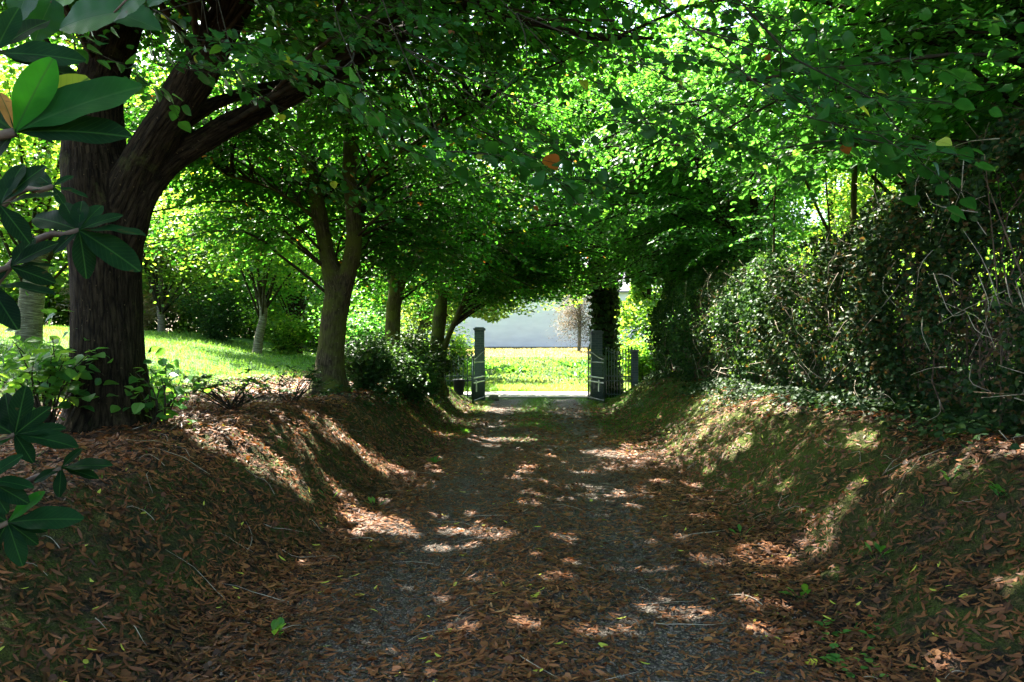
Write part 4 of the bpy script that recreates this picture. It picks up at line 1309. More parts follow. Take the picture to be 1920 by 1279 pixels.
# ------------------------------------------------------------------ shrubs and small plants
def shrub(name, label, cat, x, y, R, h, seed, n, size, mat, tpl=None, nst=18, group=None, zlo=.1, stemmat='twig', flat=.5, whorls=0, stemr=.01, spread=0.0):
    r = np.random.default_rng(seed)
    z = g(x, y)
    root = thing(name, label, cat, (x, y, z), group)
    st, lf = MB(), MB()
    tips = []
    for k in range(nst):
        a = r.uniform(0, 2 * math.pi); q = r.uniform(.1, 1) ** .6
        tx, ty = x + R[0] * q * math.cos(a), y + R[1] * q * math.sin(a)
        tz = float(height(tx, ty)) + h * r.uniform(.55, 1) * (1 - .25 * q)
        p0 = np.array([x + r.normal(0, .05) + spread * (tx - x), y + r.normal(0, .05) + spread * (ty - y), z - .03])
        pts = spline([p0, (p0 + [tx, ty, tz]) / 2 + np.array([r.normal(0, .06), r.normal(0, .06), .12 * h]), [tx, ty, tz]], 8)
        st.tube(pts, stemr, stemr * .35, n=5)
        tips.append(pts)
    if whorls:
        Cs, Ds, Ns = [], [], []
        for pts in tips:
            for w_ in range(whorls):
                c = pts[-1] if w_ == 0 else pts[r.integers(4, 8)] + r.normal(0, .08, 3)
                m = r.integers(6, 10); a0 = r.uniform(0, 6.3)
                for q in range(m):
                    a = a0 + q * 2 * math.pi / m
                    Cs.append(c); d = np.array([math.cos(a), math.sin(a), r.uniform(-.2, .7)]); Ds.append(d)
                    Ns.append(np.array([-math.cos(a) * .3, -math.sin(a) * .3, 1]))
        C, D, N = np.array(Cs), np.array(Ds), np.array(Ns)
    else:
        T = np.concatenate([t[int(8 * zlo):] for t in tips])
        C = T[r.integers(0, len(T), n)] + r.normal(0, 1, (n, 3)) * np.array([.13, .13, .10]) * (h ** .5)
        C = C[C[:, 2] > height(C[:, 0], C[:, 1]) + .02]
        D = norm(np.stack([r.normal(0, 1, len(C)), r.normal(0, 1, len(C)), r.normal(-.1, .4, len(C))], -1))
        N = norm(np.stack([r.normal(0, flat, len(C)), r.normal(0, flat, len(C)), np.ones(len(C))], -1))
    m = len(C)
    V, F, A = place_leaves(tpl or LM, C, D, N, r.uniform(.65, 1.2, m) * size, r.random(m) * .85)
    lf.add(V, F, **A)
    obj('stems', st.mesh('stems', G[stemmat], (x, y, z)), root)
    obj('leaves', lf.mesh('leaves', G[mat], (x, y, z), False), root)
    return root


shrub('lime_sucker_shrub', 'clump of leafy lime suckers left of the big trunk base', 'shrub', bx(95, 6.6), 6.6, (.55, .4), 1.0, 1, 330, .11, 'weed', LF_LIME, 20, zlo=.4)
shrub('lime_sucker_shrub', 'small clump of lime suckers sprouting right of the big trunk base', 'shrub', bx(300, 6.9), 6.9, (.22, .25), .72, 2, 110, .10, 'weed', LF_LIME, 11, zlo=.3)
shrub('young_rhododendron', 'low spreading young rhododendron between the two nearest limes', 'shrub', bx(435, 8.6), 8.6, (.75, .35), .50, 3, 0, .12, 'laurel', LF_RH, 20, whorls=2)
shrub('young_rhododendron', 'smaller young rhododendron close to the foot of the twin-stemmed lime', 'shrub', bx(545, 10.2), 10.2, (.5, .3), .52, 4, 0, .11, 'laurel', LF_RH, 14, whorls=2)
shrub('laurel_bush', 'dark bush at the foot of the twin-stemmed lime on its right', 'shrub', bx(690, 13.6), 13.6, (.75, .6), 1.1, 5, 5200, .06, 'laurel', LM, 36, zlo=.05)
shrub('laurel_bush', 'dark dense bush spilling down the left bank below the slim lime', 'shrub', bx(762, 15.2), 15.2, (.8, .9), 1.2, 6, 7000, .06, 'laurel', LM, 40, zlo=.05)
shrub('laurel_bush', 'dark bush around the trunk of the last lime before the gate', 'shrub', bx(800, 18.2), 18.2, (.75, .8), 1.5, 7, 6000, .065, 'ivy', LM, 36, zlo=.05)
shrub('laurel_bush', 'grey-green bush behind the twin-stemmed lime', 'shrub', bx(668, 17.5), 17.5, (1.1, .8), 1.9, 8, 6500, .07, 'cool', LM, 36, zlo=.05)
shrub('laurel_bush', 'bush in front of the railings at the far end of the right bank', 'shrub', bx(1262, 20.2), 20.2, (.7, .7), 1.9, 9, 6500, .07, 'ivy', LM, 34, zlo=.05)
shrub('lawn_edge_bush', 'shaded bush at the far edge of the lawn', 'shrub', bx(405, 25), 25, (1.8, 1.0), 2.1, 10, 6500, .09, 'laurel', LS, 36, zlo=.05)
shrub('lawn_edge_bush', 'light bush at the lawn edge beside the leaning light trunk', 'shrub', bx(530, 24), 24, (1.3, 1.0), 1.7, 11, 5000, .09, 'lime_far', LS, 30, zlo=.05)
shrub('lawn_edge_bush', 'straw-yellow tall grass bush at the top of the lawn', 'shrub', bx(235, 27), 27, (2.6, 1.0), 2.2, 12, 9000, .14, 'strawgrass', LN_, 60, zlo=.0, stemmat='palewood', flat=1.2)
for kk, (lab, u_, d_, R_, h_, mt_) in enumerate([
    ('dense low thicket behind the pale ringed trunk at the left edge', -40, 27, 3.0, 3.4, 'lime_far'), ('dense low thicket seen left of the big trunk', 110, 29, 2.8, 3.4, 'yellow_far'),
    ('low thicket hidden mostly by the big lime trunk', 210, 30, 2.6, 3.2, 'lime_far'), ('pale yellow-green thicket above the top of the lawn', 320, 31, 2.8, 3.6, 'yellow_far'),
    ('mid green thicket behind the leaning light trunk', 430, 31, 2.8, 3.6, 'lime_far'), ('thicket behind the lower end of the lawn', 530, 33, 2.8, 3.4, 'cool'),
    ('thicket showing just left of the twin-stemmed lime base', 610, 31, 2.4, 2.6, 'lime_far'), ('thicket between the twin-stemmed lime and the slim lime', 700, 30, 2.4, 3.0, 'cool'),
    ('thicket behind the last lime before the gate', 790, 29.5, 2.0, 2.9, 'lime_far'), ('thicket behind the right fence post across the road', 1235, 31, 1.6, 2.2, 'lime_far'),
    ('thicket across the road behind the end of the hedge', 1330, 30, 2.4, 3.4, 'cool'), ('thicket far behind the twiggy hedge clump', 1450, 27, 2.6, 3.8, 'lime_far'),
    ('thicket far behind the saplings', 1600, 24, 2.6, 3.8, 'lime_far'), ('thicket far behind the nearest hedge clump', 1800, 20, 2.6, 3.8, 'lime_far')]):
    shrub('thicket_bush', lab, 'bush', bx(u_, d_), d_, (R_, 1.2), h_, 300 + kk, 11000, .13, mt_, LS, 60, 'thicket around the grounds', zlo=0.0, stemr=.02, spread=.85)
bg_tree('brown nearly leafless tree in front of the barn wall', bx(1085, 62), 62, 7.5, 1.9, .6, 13, 15000, .10, 'brownbud', None, 'bark_pale', 'bare_tree', None, kp=lambda P: np.ones(len(P), bool))
for lab, px, py, n_, sz, sd in [
    ('plantain seedling with two upright leaves among the litter at the left foot of the drive', 515, 1205, 7, .085, 1),
    ('tiny lone seedling at the foot of the left bank', 703, 955, 4, .09, 2),
    ('seedling standing on the left bank slope above the drive', 616, 945, 4, .10, 3),
    ('green weed with three leaves half way up the right bank', 1652, 1050, 6, .09, 4),
    ('single-leaf seedling on the right side of the drive', 1385, 1010, 4, .08, 5),
    ('sprig of grass-like weed beside the drive on the right', 1505, 1130, 6, .10, 6),
    ('clover patch at the bottom right of the drive', 1600, 1190, 26, .045, 7),
    ('clover patch nearest the bottom edge on the right', 1590, 1250, 26, .05, 8),
    ('small nettle on the upper right bank', 1880, 940, 10, .08, 9),
    ('bright weed seedling high on the right bank', 1775, 915, 7, .07, 10),
    ('pale grass tuft on the left drive edge in front of the gate', 870, 815, 16, .16, 11),
    ('weed sprig on the left drive edge', 815, 870, 12, .13, 12)]:
    p = ground_hit(px, py)
    r = np.random.default_rng(sd + 90)
    root = thing('weed_seedling' if n_ < 12 else 'weed_clump', lab, 'weed', (p[0], p[1], g(p[0], p[1])))
    a = r.uniform(0, 6.3, n_)
    sprd = .10 if n_ > 20 else .02
    C = np.stack([p[0] + r.normal(0, sprd, n_), p[1] + r.normal(0, sprd, n_), np.zeros(n_)], -1)
    C[:, 2] = height(C[:, 0], C[:, 1]) + .01
    up = np.zeros((n_, 1)) + r.uniform(.4, 1.6, (n_, 1)) * (0.3 if n_ > 20 else 1)
    D = norm(np.concatenate([np.cos(a)[:, None], np.sin(a)[:, None], up], 1))
    N = norm(np.stack([-np.cos(a), -np.sin(a), np.full(n_, 1.2)], -1))
    st = MB()
    if n_ < 12 or n_ > 20:
        ln = r.uniform(.3, .8, n_) * sz
        for c, d, l in zip(C, D, ln):
            st.tube([c, c + d * l * .5, c + d * l], .0016, .001, n=4)
        C = C + D * ln[:, None]
        tpl = LF_RH if n_ < 12 else LF_LIME
        obj('stalks', st.mesh('stalks', G['weed'], root.location), root)
    else:
        tpl = LN_
    V, F, A = place_leaves(tpl, C, D, N, r.uniform(.7, 1.1, n_) * sz, r.random(n_) * .6 + .3)
    mb = MB(); mb.add(V, F, **A)
    obj('leaves', mb.mesh('leaves', G['weed'], root.location, True), root)

# ------------------------------------------------------------------ foreground rhododendron
def rhodo():
    r = np.random.default_rng(4)
    bxx, byy = -1.85, 1.75
    z0 = g(bxx, byy)
    root = thing('rhododendron_bush', 'glossy large-leaved rhododendron reaching in from the left edge, nearest to the camera', 'shrub', (bxx, byy, z0))
    st, lf = MB(), MB()

    def leaf(p, q, tint, nrm=(0, -.4, 1), wscale=1.0):
        """leaf from p to q (world)"""
        p = np.array(p); q = np.array(q); ln = np.linalg.norm(q - p)
        V, F, A = place_leaves(LF_RH, p[None], (q - p)[None], norm(np.array([nrm], float)), np.array([ln]), np.array([tint]))
        lf.add(V, F, **A)

    def hand(c, d, tips):
        cc = at(float(c[0]), float(c[1]), d)
        for (u, v, dd, tint, n) in tips:
            leaf(cc, at(float(u), float(v), d + dd * .3), tint, n)
        base = np.array([bxx + .1, byy, z0])
        st.tube(spline([base + r.normal(0, .03, 3), base * [.6, .6, 0] + cc * [.4, .4, 0] + [-.3, 0, (z0 + cc[2]) / 2], cc + [-.18, .02, -.1], cc], 14), .014, .006, n=7)

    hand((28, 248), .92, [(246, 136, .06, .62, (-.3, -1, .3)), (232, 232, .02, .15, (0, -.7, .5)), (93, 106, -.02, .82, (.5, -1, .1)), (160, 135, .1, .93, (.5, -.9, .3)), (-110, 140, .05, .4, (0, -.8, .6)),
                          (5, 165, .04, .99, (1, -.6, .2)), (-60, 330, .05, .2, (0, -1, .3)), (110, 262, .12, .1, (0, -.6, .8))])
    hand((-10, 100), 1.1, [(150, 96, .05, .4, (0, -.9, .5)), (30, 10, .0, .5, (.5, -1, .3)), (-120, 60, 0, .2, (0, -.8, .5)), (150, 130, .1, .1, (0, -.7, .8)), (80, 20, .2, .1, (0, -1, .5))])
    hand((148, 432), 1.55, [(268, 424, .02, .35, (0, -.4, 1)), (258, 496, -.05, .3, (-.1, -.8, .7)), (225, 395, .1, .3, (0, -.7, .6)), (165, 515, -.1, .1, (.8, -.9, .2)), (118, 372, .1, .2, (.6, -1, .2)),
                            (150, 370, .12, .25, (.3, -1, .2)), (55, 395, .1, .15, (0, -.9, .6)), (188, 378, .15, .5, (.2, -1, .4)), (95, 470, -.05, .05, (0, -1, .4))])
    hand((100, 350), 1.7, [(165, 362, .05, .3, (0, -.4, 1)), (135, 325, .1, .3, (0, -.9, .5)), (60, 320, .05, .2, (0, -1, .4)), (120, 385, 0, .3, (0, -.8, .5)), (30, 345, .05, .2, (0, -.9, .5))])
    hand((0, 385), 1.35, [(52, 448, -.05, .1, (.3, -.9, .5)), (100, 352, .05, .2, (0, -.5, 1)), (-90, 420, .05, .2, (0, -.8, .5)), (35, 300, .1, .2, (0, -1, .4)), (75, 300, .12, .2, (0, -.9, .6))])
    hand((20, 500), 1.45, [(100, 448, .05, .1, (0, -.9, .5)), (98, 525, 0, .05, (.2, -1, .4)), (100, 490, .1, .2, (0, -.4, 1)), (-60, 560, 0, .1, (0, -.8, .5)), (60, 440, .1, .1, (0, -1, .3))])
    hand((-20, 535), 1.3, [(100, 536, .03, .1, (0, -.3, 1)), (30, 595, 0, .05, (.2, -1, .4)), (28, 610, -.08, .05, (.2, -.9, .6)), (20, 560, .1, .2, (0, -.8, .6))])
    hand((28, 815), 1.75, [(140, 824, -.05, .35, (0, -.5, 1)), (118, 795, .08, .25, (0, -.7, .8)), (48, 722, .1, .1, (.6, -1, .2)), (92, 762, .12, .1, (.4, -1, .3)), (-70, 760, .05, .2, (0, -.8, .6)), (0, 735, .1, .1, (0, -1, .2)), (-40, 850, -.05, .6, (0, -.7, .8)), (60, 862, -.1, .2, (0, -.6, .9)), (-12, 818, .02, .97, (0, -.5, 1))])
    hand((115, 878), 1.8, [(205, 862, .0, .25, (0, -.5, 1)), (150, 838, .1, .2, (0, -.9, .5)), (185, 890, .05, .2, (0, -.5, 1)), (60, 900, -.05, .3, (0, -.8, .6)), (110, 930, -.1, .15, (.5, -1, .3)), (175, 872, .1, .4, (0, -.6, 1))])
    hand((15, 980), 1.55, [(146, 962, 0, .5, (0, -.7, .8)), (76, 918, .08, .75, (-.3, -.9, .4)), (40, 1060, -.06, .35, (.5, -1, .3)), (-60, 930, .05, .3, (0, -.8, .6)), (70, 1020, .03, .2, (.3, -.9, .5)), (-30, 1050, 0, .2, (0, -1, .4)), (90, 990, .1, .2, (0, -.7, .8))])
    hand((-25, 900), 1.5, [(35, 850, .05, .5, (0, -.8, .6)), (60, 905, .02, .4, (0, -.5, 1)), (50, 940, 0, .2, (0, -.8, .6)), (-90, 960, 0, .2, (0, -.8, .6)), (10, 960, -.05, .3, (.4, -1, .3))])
    # the rest of the bush, out to the left and below
    for k in range(46):
        c = np.array([r.uniform(-2.3, -1.25), r.uniform(1.3, 2.6), 0]); c[2] = g(c[0], c[1]) + r.uniform(.25, 1.75)
        u, v, f = proj(c)
        if u > 40 or (u > -60 and 600 < v < 700): continue
        st.tube(spline([[bxx, byy, z0], [(bxx + c[0]) / 2, (byy + c[1]) / 2, (z0 + c[2]) / 2 + .1], c], 8), .010, .005, n=5)
        m = r.integers(6, 9); a0 = r.uniform(0, 6.3)
        for q in range(m):
            a = a0 + q * 6.283 / m
            leaf(c, c + .125 * np.array([math.cos(a), math.sin(a), r.uniform(-.5, .5)]), r.random() * .6, (-math.cos(a) * .3, -math.sin(a) * .3, 1))
    st2 = st
    obj('stems', st2.mesh('stems', G['stem'], (bxx, byy, z0)), root)
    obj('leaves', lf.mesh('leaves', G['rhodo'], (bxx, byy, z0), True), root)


rhodo()
# lime twig with big round leaves at the top left
tw = thing('lime_twig', 'twig of large round serrated leaves hanging into the top left corner', 'twig', tuple(at(300., -120., 1.3)))
tm, tl = MB(), MB()
o0 = at(300., -120., 1.3)
for (u0, v0, u1, v1, dz, tint, n) in [(214, 24, 100, 40, 0, .5, (0, -1, .45)), (272, -25, 200, 30, .02, .5, (0, -1, .4)), (95, 5, 60, 75, .15, .15, (.4, -1, .2)), (215, 25, 300, 45, .1, .1, (0, -.8, .7)), (60, -30, 20, 40, .1, .2, (0, -1, .3)),
                                      (150, -30, 90, 8, .2, .9, (0, -1, .3)), (330, -40, 270, 5, .1, .3, (0, -.9, .3)), (245, 238, 262, 268, 6.0, .965, (0, -1, .2))][:7]:
    a = at(float(u0), float(v0), 1.15 + dz); b = at(float(u1), float(v1), 1.15 + dz)
    V, F, A = place_leaves(LF_LIMEB, a[None], (b - a)[None], norm(np.array([n], float)), np.array([np.linalg.norm(b - a)]), np.array([tint]))
    tl.add(V, F, **A)
    tm.tube(spline([a, a + [.03, .02, .06], at(240., -90., 1.25)], 6), .0018, .0015, n=5)
tm.tube(spline([at(240., -90., 1.25), at(300., -120., 1.3), at(420., -300., 1.6), at(500., -900., 2.6)], 12), .004, .012, n=6)
obj('stalks', tm.mesh('stalks', G['stem'], o0), tw)
obj('leaves', tl.mesh('leaves', G['limehero'], o0, True), tw)

# ------------------------------------------------------------------ gate, piers, railings
def pier(label, x, y, wd, top, z0):
    root = thing('gate_pier', label, 'gate pier', (x, y, z0), 'brick gate piers')
    mb = MB(); mb.box((x, y, (z0 - .3 + top - .1) / 2), (wd, wd, top - .1 - z0 + .3), bevel=.008)
    obj('shaft', mb.mesh('shaft', G['brick'], (x, y, z0), False), root)
    mb = MB(); mb.box((x, y, top - .065), (wd + .07, wd + .07, .07), bevel=.01); mb.box((x, y, top - .015), (wd - .02, wd - .02, .03), bevel=.01)
    obj('cap', mb.mesh('cap', G['slate'], (x, y, z0), False), root)
    return root


yg = 22.75
pier('dark gate pier on the left of the opening', bx(899, 23.0), 23.0, .30, 2.27, 0)
pier('dark gate pier on the right of the opening, half hidden by the ivy-clad tree', bx(1118, 23.0), 23.0, .34, 2.17, 0)


def bars_panel(root, A, B, zb, ztop_fn, n, rails, mat, o, dog=True, t=.012):
    """iron panel in the vertical plane A-B; ztop_fn(t) height of bars"""
    A = np.array(A, float); B = np.array(B, float)
    mb = MB()
    for k in range(n + 1):
        q = k / n
        p = A + (B - A) * q
        zt = ztop_fn(q)
        thick = .022 if k in (0, n) else t / 2 * 1.3
        mb.tube([[p[0], p[1], zb], [p[0], p[1], zt]], thick, thick, n=6)
        if k not in (0, n):
            mb.tube([[p[0], p[1], zt], [p[0], p[1], zt + .03], [p[0], p[1], zt + .09]], np.array([thick, thick * 2, .001]), n=6)
        else:
            mb.tube([[p[0], p[1], zt], [p[0], p[1], zt + .02], [p[0], p[1], zt + .05], [p[0], p[1], zt + .07]], np.array([.022, .034, .03, .002]), n=8)
    obj('bars', mb.mesh('bars', G[mat], o), root)
    ang = math.atan2(B[1] - A[1], B[0] - A[0]); ln = np.linalg.norm((B - A)[:2])
    for z in rails:
        mb = MB(); c = (A + B) / 2
        mb.box((c[0], c[1], z), (ln, .03, .035), ang, .004)
        obj('rail', mb.mesh('rail', G['railmetal'] if mat == 'iron' and len(rails) > 3 and .4 < z < .9 else G['iron'], o, False), root)
    mb = MB()
    pts = [[*(A + (B - A) * q)[:2], ztop_fn(q) - .05] for q in np.linspace(0, 1, 14)]
    mb.tube(pts, .014, .014, n=6)
    obj('top_rail', mb.mesh('top_rail', G['iron'], o), root)


def gate_leaf(label, hinge, tip, z0, lock):
    o = (*hinge, z0)
    root = thing('gate_leaf', label, 'gate', o, 'open iron gate leaves')
    bars_panel(root, hinge, tip, z0, lambda q: 1.56 - .22 * math.sin(q * math.pi / 2) ** 2, 13, (.12, .62, .76, 1.2), 'iron', o)
    A, B = np.array(hinge), np.array(tip)
    p = A + (B - A) * lock
    mb = MB(); mb.box((p[0], p[1], .52), (.09, .05, .34), math.atan2(B[1] - A[1], B[0] - A[0]), .01)
    obj('lock_case', mb.mesh('lock_case', G['railmetal'], o, False), root)
    ang = math.atan2(B[1] - A[1], B[0] - A[0])
    mb = MB()
    for k in range(13):
        q = A + (B - A) * (k + .5) / 13
        mb.tube([[q[0], q[1], z0 + .04], [q[0], q[1], .56], [q[0], q[1], .62]], np.array([.007, .007, .001]), n=5)
    obj('short_bars', mb.mesh('short_bars', G['iron'], o, False), root)


gate_leaf('left iron gate leaf swung open towards the drive', (bx(908, 22.75), 22.75), (bx(887, 21.0), 21.0), .05, .75)
gate_leaf('right iron gate leaf swung open towards the drive', (bx(1103, 22.75), 22.75), (bx(1133, 21.0), 21.0), .05, .7)


def railing(label, A, B, z0, n, top):
    o = (*A, z0)
    root = thing('iron_railing', label, 'railing', o, 'railings beside the gate')
    bars_panel(root, A, B, z0, top, n, (z0 + .1, .62, .76), 'iron', o, t=.024)


railing('iron railing left of the gate with a sagging scalloped top', (bx(893, 22.9), 22.9), (bx(835, 22.6), 22.6), .05, 7, lambda q: 1.6 - .3 * math.sin(q * math.pi))
railing('iron railing right of the gate in front of the ivy-clad trunk', (bx(1136, 22.9), 22.9), (bx(1184, 22.4), 22.4), .1, 9, lambda q: 1.45 + .15 * abs(2 * q - 1))
xx = bx(1190, 22.4)
root = thing('fence_post', 'square dark post ending the right railing at the foot of the bank', 'post', (xx, 22.4, g(xx, 22.4)))
mb = MB(); mb.box((xx, 22.4, .68), (.19, .19, 1.66), bevel=.01); obj('post_shaft', mb.mesh('post_shaft', G['brick'], root.location, False), root)
mb = MB(); mb.box((xx, 22.4, 1.54), (.24, .24, .06), bevel=.01); obj('cap', mb.mesh('cap', G['slate'], root.location, False), root)

# bucket
xx, yy = bx(862, 21.6), 21.3
zz = g(xx, yy)
root = thing('plastic_tub', 'black plastic tub with a wide rim standing left of the left gate leaf', 'tub', (xx, yy, zz))
mb = MB()
a = np.linspace(0, 2 * math.pi, 29)[:-1]
prof = [(.001, .01), (.125, 0), (.13, .01), (.165, .40), (.185, .405), (.19, .445), (.175, .455), (.165, .44), (.125, .05), (.001, .05)]
Vv = np.array([[xx + q * math.cos(t), yy + q * math.sin(t), zz + h] for q, h in prof for t in a])
nn = len(a)
Fq = np.array([[i * nn + j, i * nn + (j + 1) % nn, (i + 1) * nn + (j + 1) % nn, (i + 1) * nn + j] for i in range(len(prof) - 1) for j in range(nn)])
mb.add(Vv, Fq); obj('tub_body', mb.mesh('tub_body', G['plastic'], root.location), root)
for sg in (-1, 1):
    mb = MB()
    t = np.linspace(0, math.pi, 9)
    mb.tube(np.stack([xx + sg * (.18 + .035 * np.sin(t)), yy + .05 * np.cos(t), np.full(9, zz + .40)], -1), .008, .008, n=6)
    obj('handle', mb.mesh('handle', G['plastic'], root.location), root)
# grey box beyond the railings
xx, yy = bx(857, 29), 29.0
zz = g(xx, yy)
root = thing('utility_box', 'grey box on a short post beyond the left railing', 'utility box', (xx, yy, zz))
mb = MB(); mb.box((xx, yy, zz + .95), (.36, .26, .36), bevel=.02); obj('box_body', mb.mesh('box_body', G['greybox'], root.location, False), root)
mb = MB(); mb.box((xx, yy, zz + .385), (.08, .08, .77), bevel=.01); obj('post', mb.mesh('post', G['greybox'], root.location, False), root)
mb = MB(); mb.box((xx, yy - .003, zz + 1.15), (.42, .32, .04), bevel=.012); obj('lid', mb.mesh('lid', G['greybox'], root.location, False), root)
# stone at the gate foot
def rock(label, px, d, sz, seed):
    x, y = bx(px, d), d; z = g(x, y)
    me = bpy.data.meshes.new('rock')
    import bmesh
    bm = bmesh.new(); bmesh.ops.create_icosphere(bm, subdivisions=4, radius=1)
    for v in bm.verts:
        p = np.array(v.co)
        k = 1 + (float(fbm(p * 1.3 + seed, seed)) - .5) * .7 + (float(noise3(p * 5, seed)) - .5) * .08
        v.co = Vector(p * k * np.array(sz))
    bm.to_mesh(me); bm.free()
    for pl in me.polygons: pl.use_smooth = True
    me.materials.append(G['rock'])
    o = obj('stone', me, None, (x, y, z + sz[2] * .3)); tag(o, label, 'stone')
rock('rounded mossy stone at the foot of the left gate', 926, 22.9, (.17, .15, .15), 3)

# ------------------------------------------------------------------ barn across the field
root = thing('barn', 'long pale lavender-grey barn across the field, framed by the gate', 'barn', (2, 74, 1.6))
mb = MB(); mb.box((2.0, 76.0, 4.1), (52, 8, 6.2), bevel=.02); obj('wall', mb.mesh('wall', G['render'], (2, 74, 1.6), False), root)
mb = MB()
Vr = np.array([[-24.4, 71.6, 7.2], [28.4, 71.6, 7.2], [28.4, 76, 9.4], [-24.4, 76, 9.4], [28.4, 80.4, 7.2], [-24.4, 80.4, 7.2]], float)
mb.add(np.vstack([Vr, Vr + [0, 0, -.15]]), [np.array([[0, 1, 2, 3], [3, 2, 4, 5], [7, 6, 9, 8], [8, 9, 11, 10], [0, 6, 7, 1], [4, 10, 11, 5], [0, 3, 9, 6], [3, 5, 11, 9], [1, 7, 8, 2], [2, 8, 10, 4]])])
obj('roof', mb.mesh('roof', G['slate'], (2, 74, 1.6), False), root)
mb = MB(); mb.box((2.0, 71.7, 1.55), (46, .4, .5), bevel=.05)
o = obj('low_wall', mb.mesh('low_wall', G['rock'], (2, 71.7, 1.3), False), None, (2, 71.7, 1.3)); tag(o, 'low reddish-grey stone footing wall at the top of the field below the barn', 'wall')

# ------------------------------------------------------------------ ground cover (uncountable): litter, gravel, grass, weeds
def scatter(n, xr, yr, dens_fn, seed):
    r = np.random.default_rng(seed)
    x = r.uniform(*xr, n); y = r.uniform(*yr, n)
    k = dens_fn(x, y) > r.random(n)
    return x[k], y[k], r


def litter(name, n, xr, yr, seed, size, tpl, dfn, tint=(0, .93), lift=.012, mat='dead', tilt=.28):
    x, y, r = scatter(n, xr, yr, dfn, seed)
    m = len(x)
    N = tnormal(x, y)
    C = np.stack([x, y, height(x, y) + lift + r.uniform(0, .012, m)], -1)
    a = r.uniform(0, 2 * math.pi, m)
    D = np.stack([np.cos(a), np.sin(a), r.normal(0, .12, m)], -1)
    D = D - N * (D * N).sum(1)[:, None] + N * r.normal(0, tilt * .45, m)[:, None]
    N2 = norm(N + r.normal(0, tilt, (m, 3)))
    flip = np.where(r.random(m) < .4, -1., 1.)
    t = tint[0] + (tint[1] - tint[0]) * np.clip(.65 * r.random(m) + .5 * fbm(C * 1.1, seed, 2) - .08, 0, 1)
    t = np.where(r.random(m) < .006, .99, t)
    V, F, A = place_leaves(tpl, C, D, N2 * flip[:, None], r.uniform(.55, 1.25, m) * size, t)
    mb = MB(); mb.add(V, F, **A)
    return mb


def lit_d(x, y):
    s = x - axis_x(y)
    c = fbm(np.stack([x * 1.4, y * 1.0, x * 0], -1), 55)
    track = np.exp(-((np.abs(s) - .82) / .34) ** 2)
    mid = np.exp(-(s / .35) ** 2)
    side = np.exp(-((np.abs(s) - 1.75) / .45) ** 2)
    bank = (np.abs(s) > 2.0)
    steep = 1 - tnormal(x, y)[:, 2]
    d = .66 + .7 * side - .38 * track + .15 * mid
    d = np.where(bank & (np.abs(s) < 3.4), .80 - .8 * steep + .3 * side, d)
    d = np.where((s > 2.0) & (s < 3.4), d * .7, d)
    d = np.where((s < -2.9), .75, d)
    d = np.where((s > 3.2), .6, d)
    d = d * (.45 + 1.1 * c) * np.where(y > 17, np.clip(1 - (y - 17) / 5, .12, 1), 1)
    d *= 1 - smooth((-x - 4.9) / .8) * (y > 9)
    return d


mb = litter('l', 62000, (-4.6, 4.4), (2.4, 6.2), 1, .064, LB, lit_d)
m2 = litter('l', 60000, (-5.2, 4.4), (6.2, 11), 2, .068, LB, lit_d)
m3 = litter('l', 48000, (-5.4, 4.4), (11, 22), 3, .085, LN_, lit_d)
m4 = litter('l', 11000, (-4.6, 4.4), (2.4, 10), 4, .042, LM, lit_d, tilt=.4)
for q in (m2, m3, m4):
    mb.add(np.concatenate(q.V), [np.concatenate(f) for f in q.F.values()], tint=np.concatenate(q.A['tint']))
o = obj('fallen_leaves', mb.mesh('fallen_leaves', G['dead'], (0, 0, 0), False)); tag(o, 'litter of curled rust-brown leaves over the drive and banks', 'fallen leaves', kind='stuff')

# small stones on the drive
r = np.random.default_rng(12)
x, y, r = scatter(42000, (-1.6, 1.9), (2.4, 11), lambda x, y: np.clip(.35 + np.exp(-((np.abs(x - axis_x(y)) - .8) / .5) ** 2), 0, 1) * np.clip(7 / y, .3, 1), 14)
m = len(x)
oc = np.array([[1, 0, 0], [-1, 0, 0], [0, 1, 0], [0, -1, 0], [0, 0, .7], [0, 0, -.7]], float)
of = np.array([[0, 2, 4], [2, 1, 4], [1, 3, 4], [3, 0, 4], [2, 0, 5], [1, 2, 5], [3, 1, 5], [0, 3, 5]])
sz = r.uniform(.003, .010, m)
a = r.uniform(0, 6.3, m)
Vv = (oc[None] * (1 + r.uniform(-.35, .35, (m, 6, 3)))) * sz[:, None, None]
ca, sa = np.cos(a)[:, None], np.sin(a)[:, None]
Vv = np.stack([Vv[..., 0] * ca - Vv[..., 1] * sa, Vv[..., 0] * sa + Vv[..., 1] * ca, Vv[..., 2]], -1)
Vv += np.stack([x, y, height(x, y) + .008], -1)[:, None]
o = obj('gravel_stones', np_mesh('gravel_stones', Vv.reshape(-1, 3), (of[None] + (np.arange(m) * 6)[:, None, None]).reshape(-1, 3), G['stone'], None, False)); tag(o, 'loose dark gravel in the wheel tracks of the drive', 'gravel', kind='stuff')


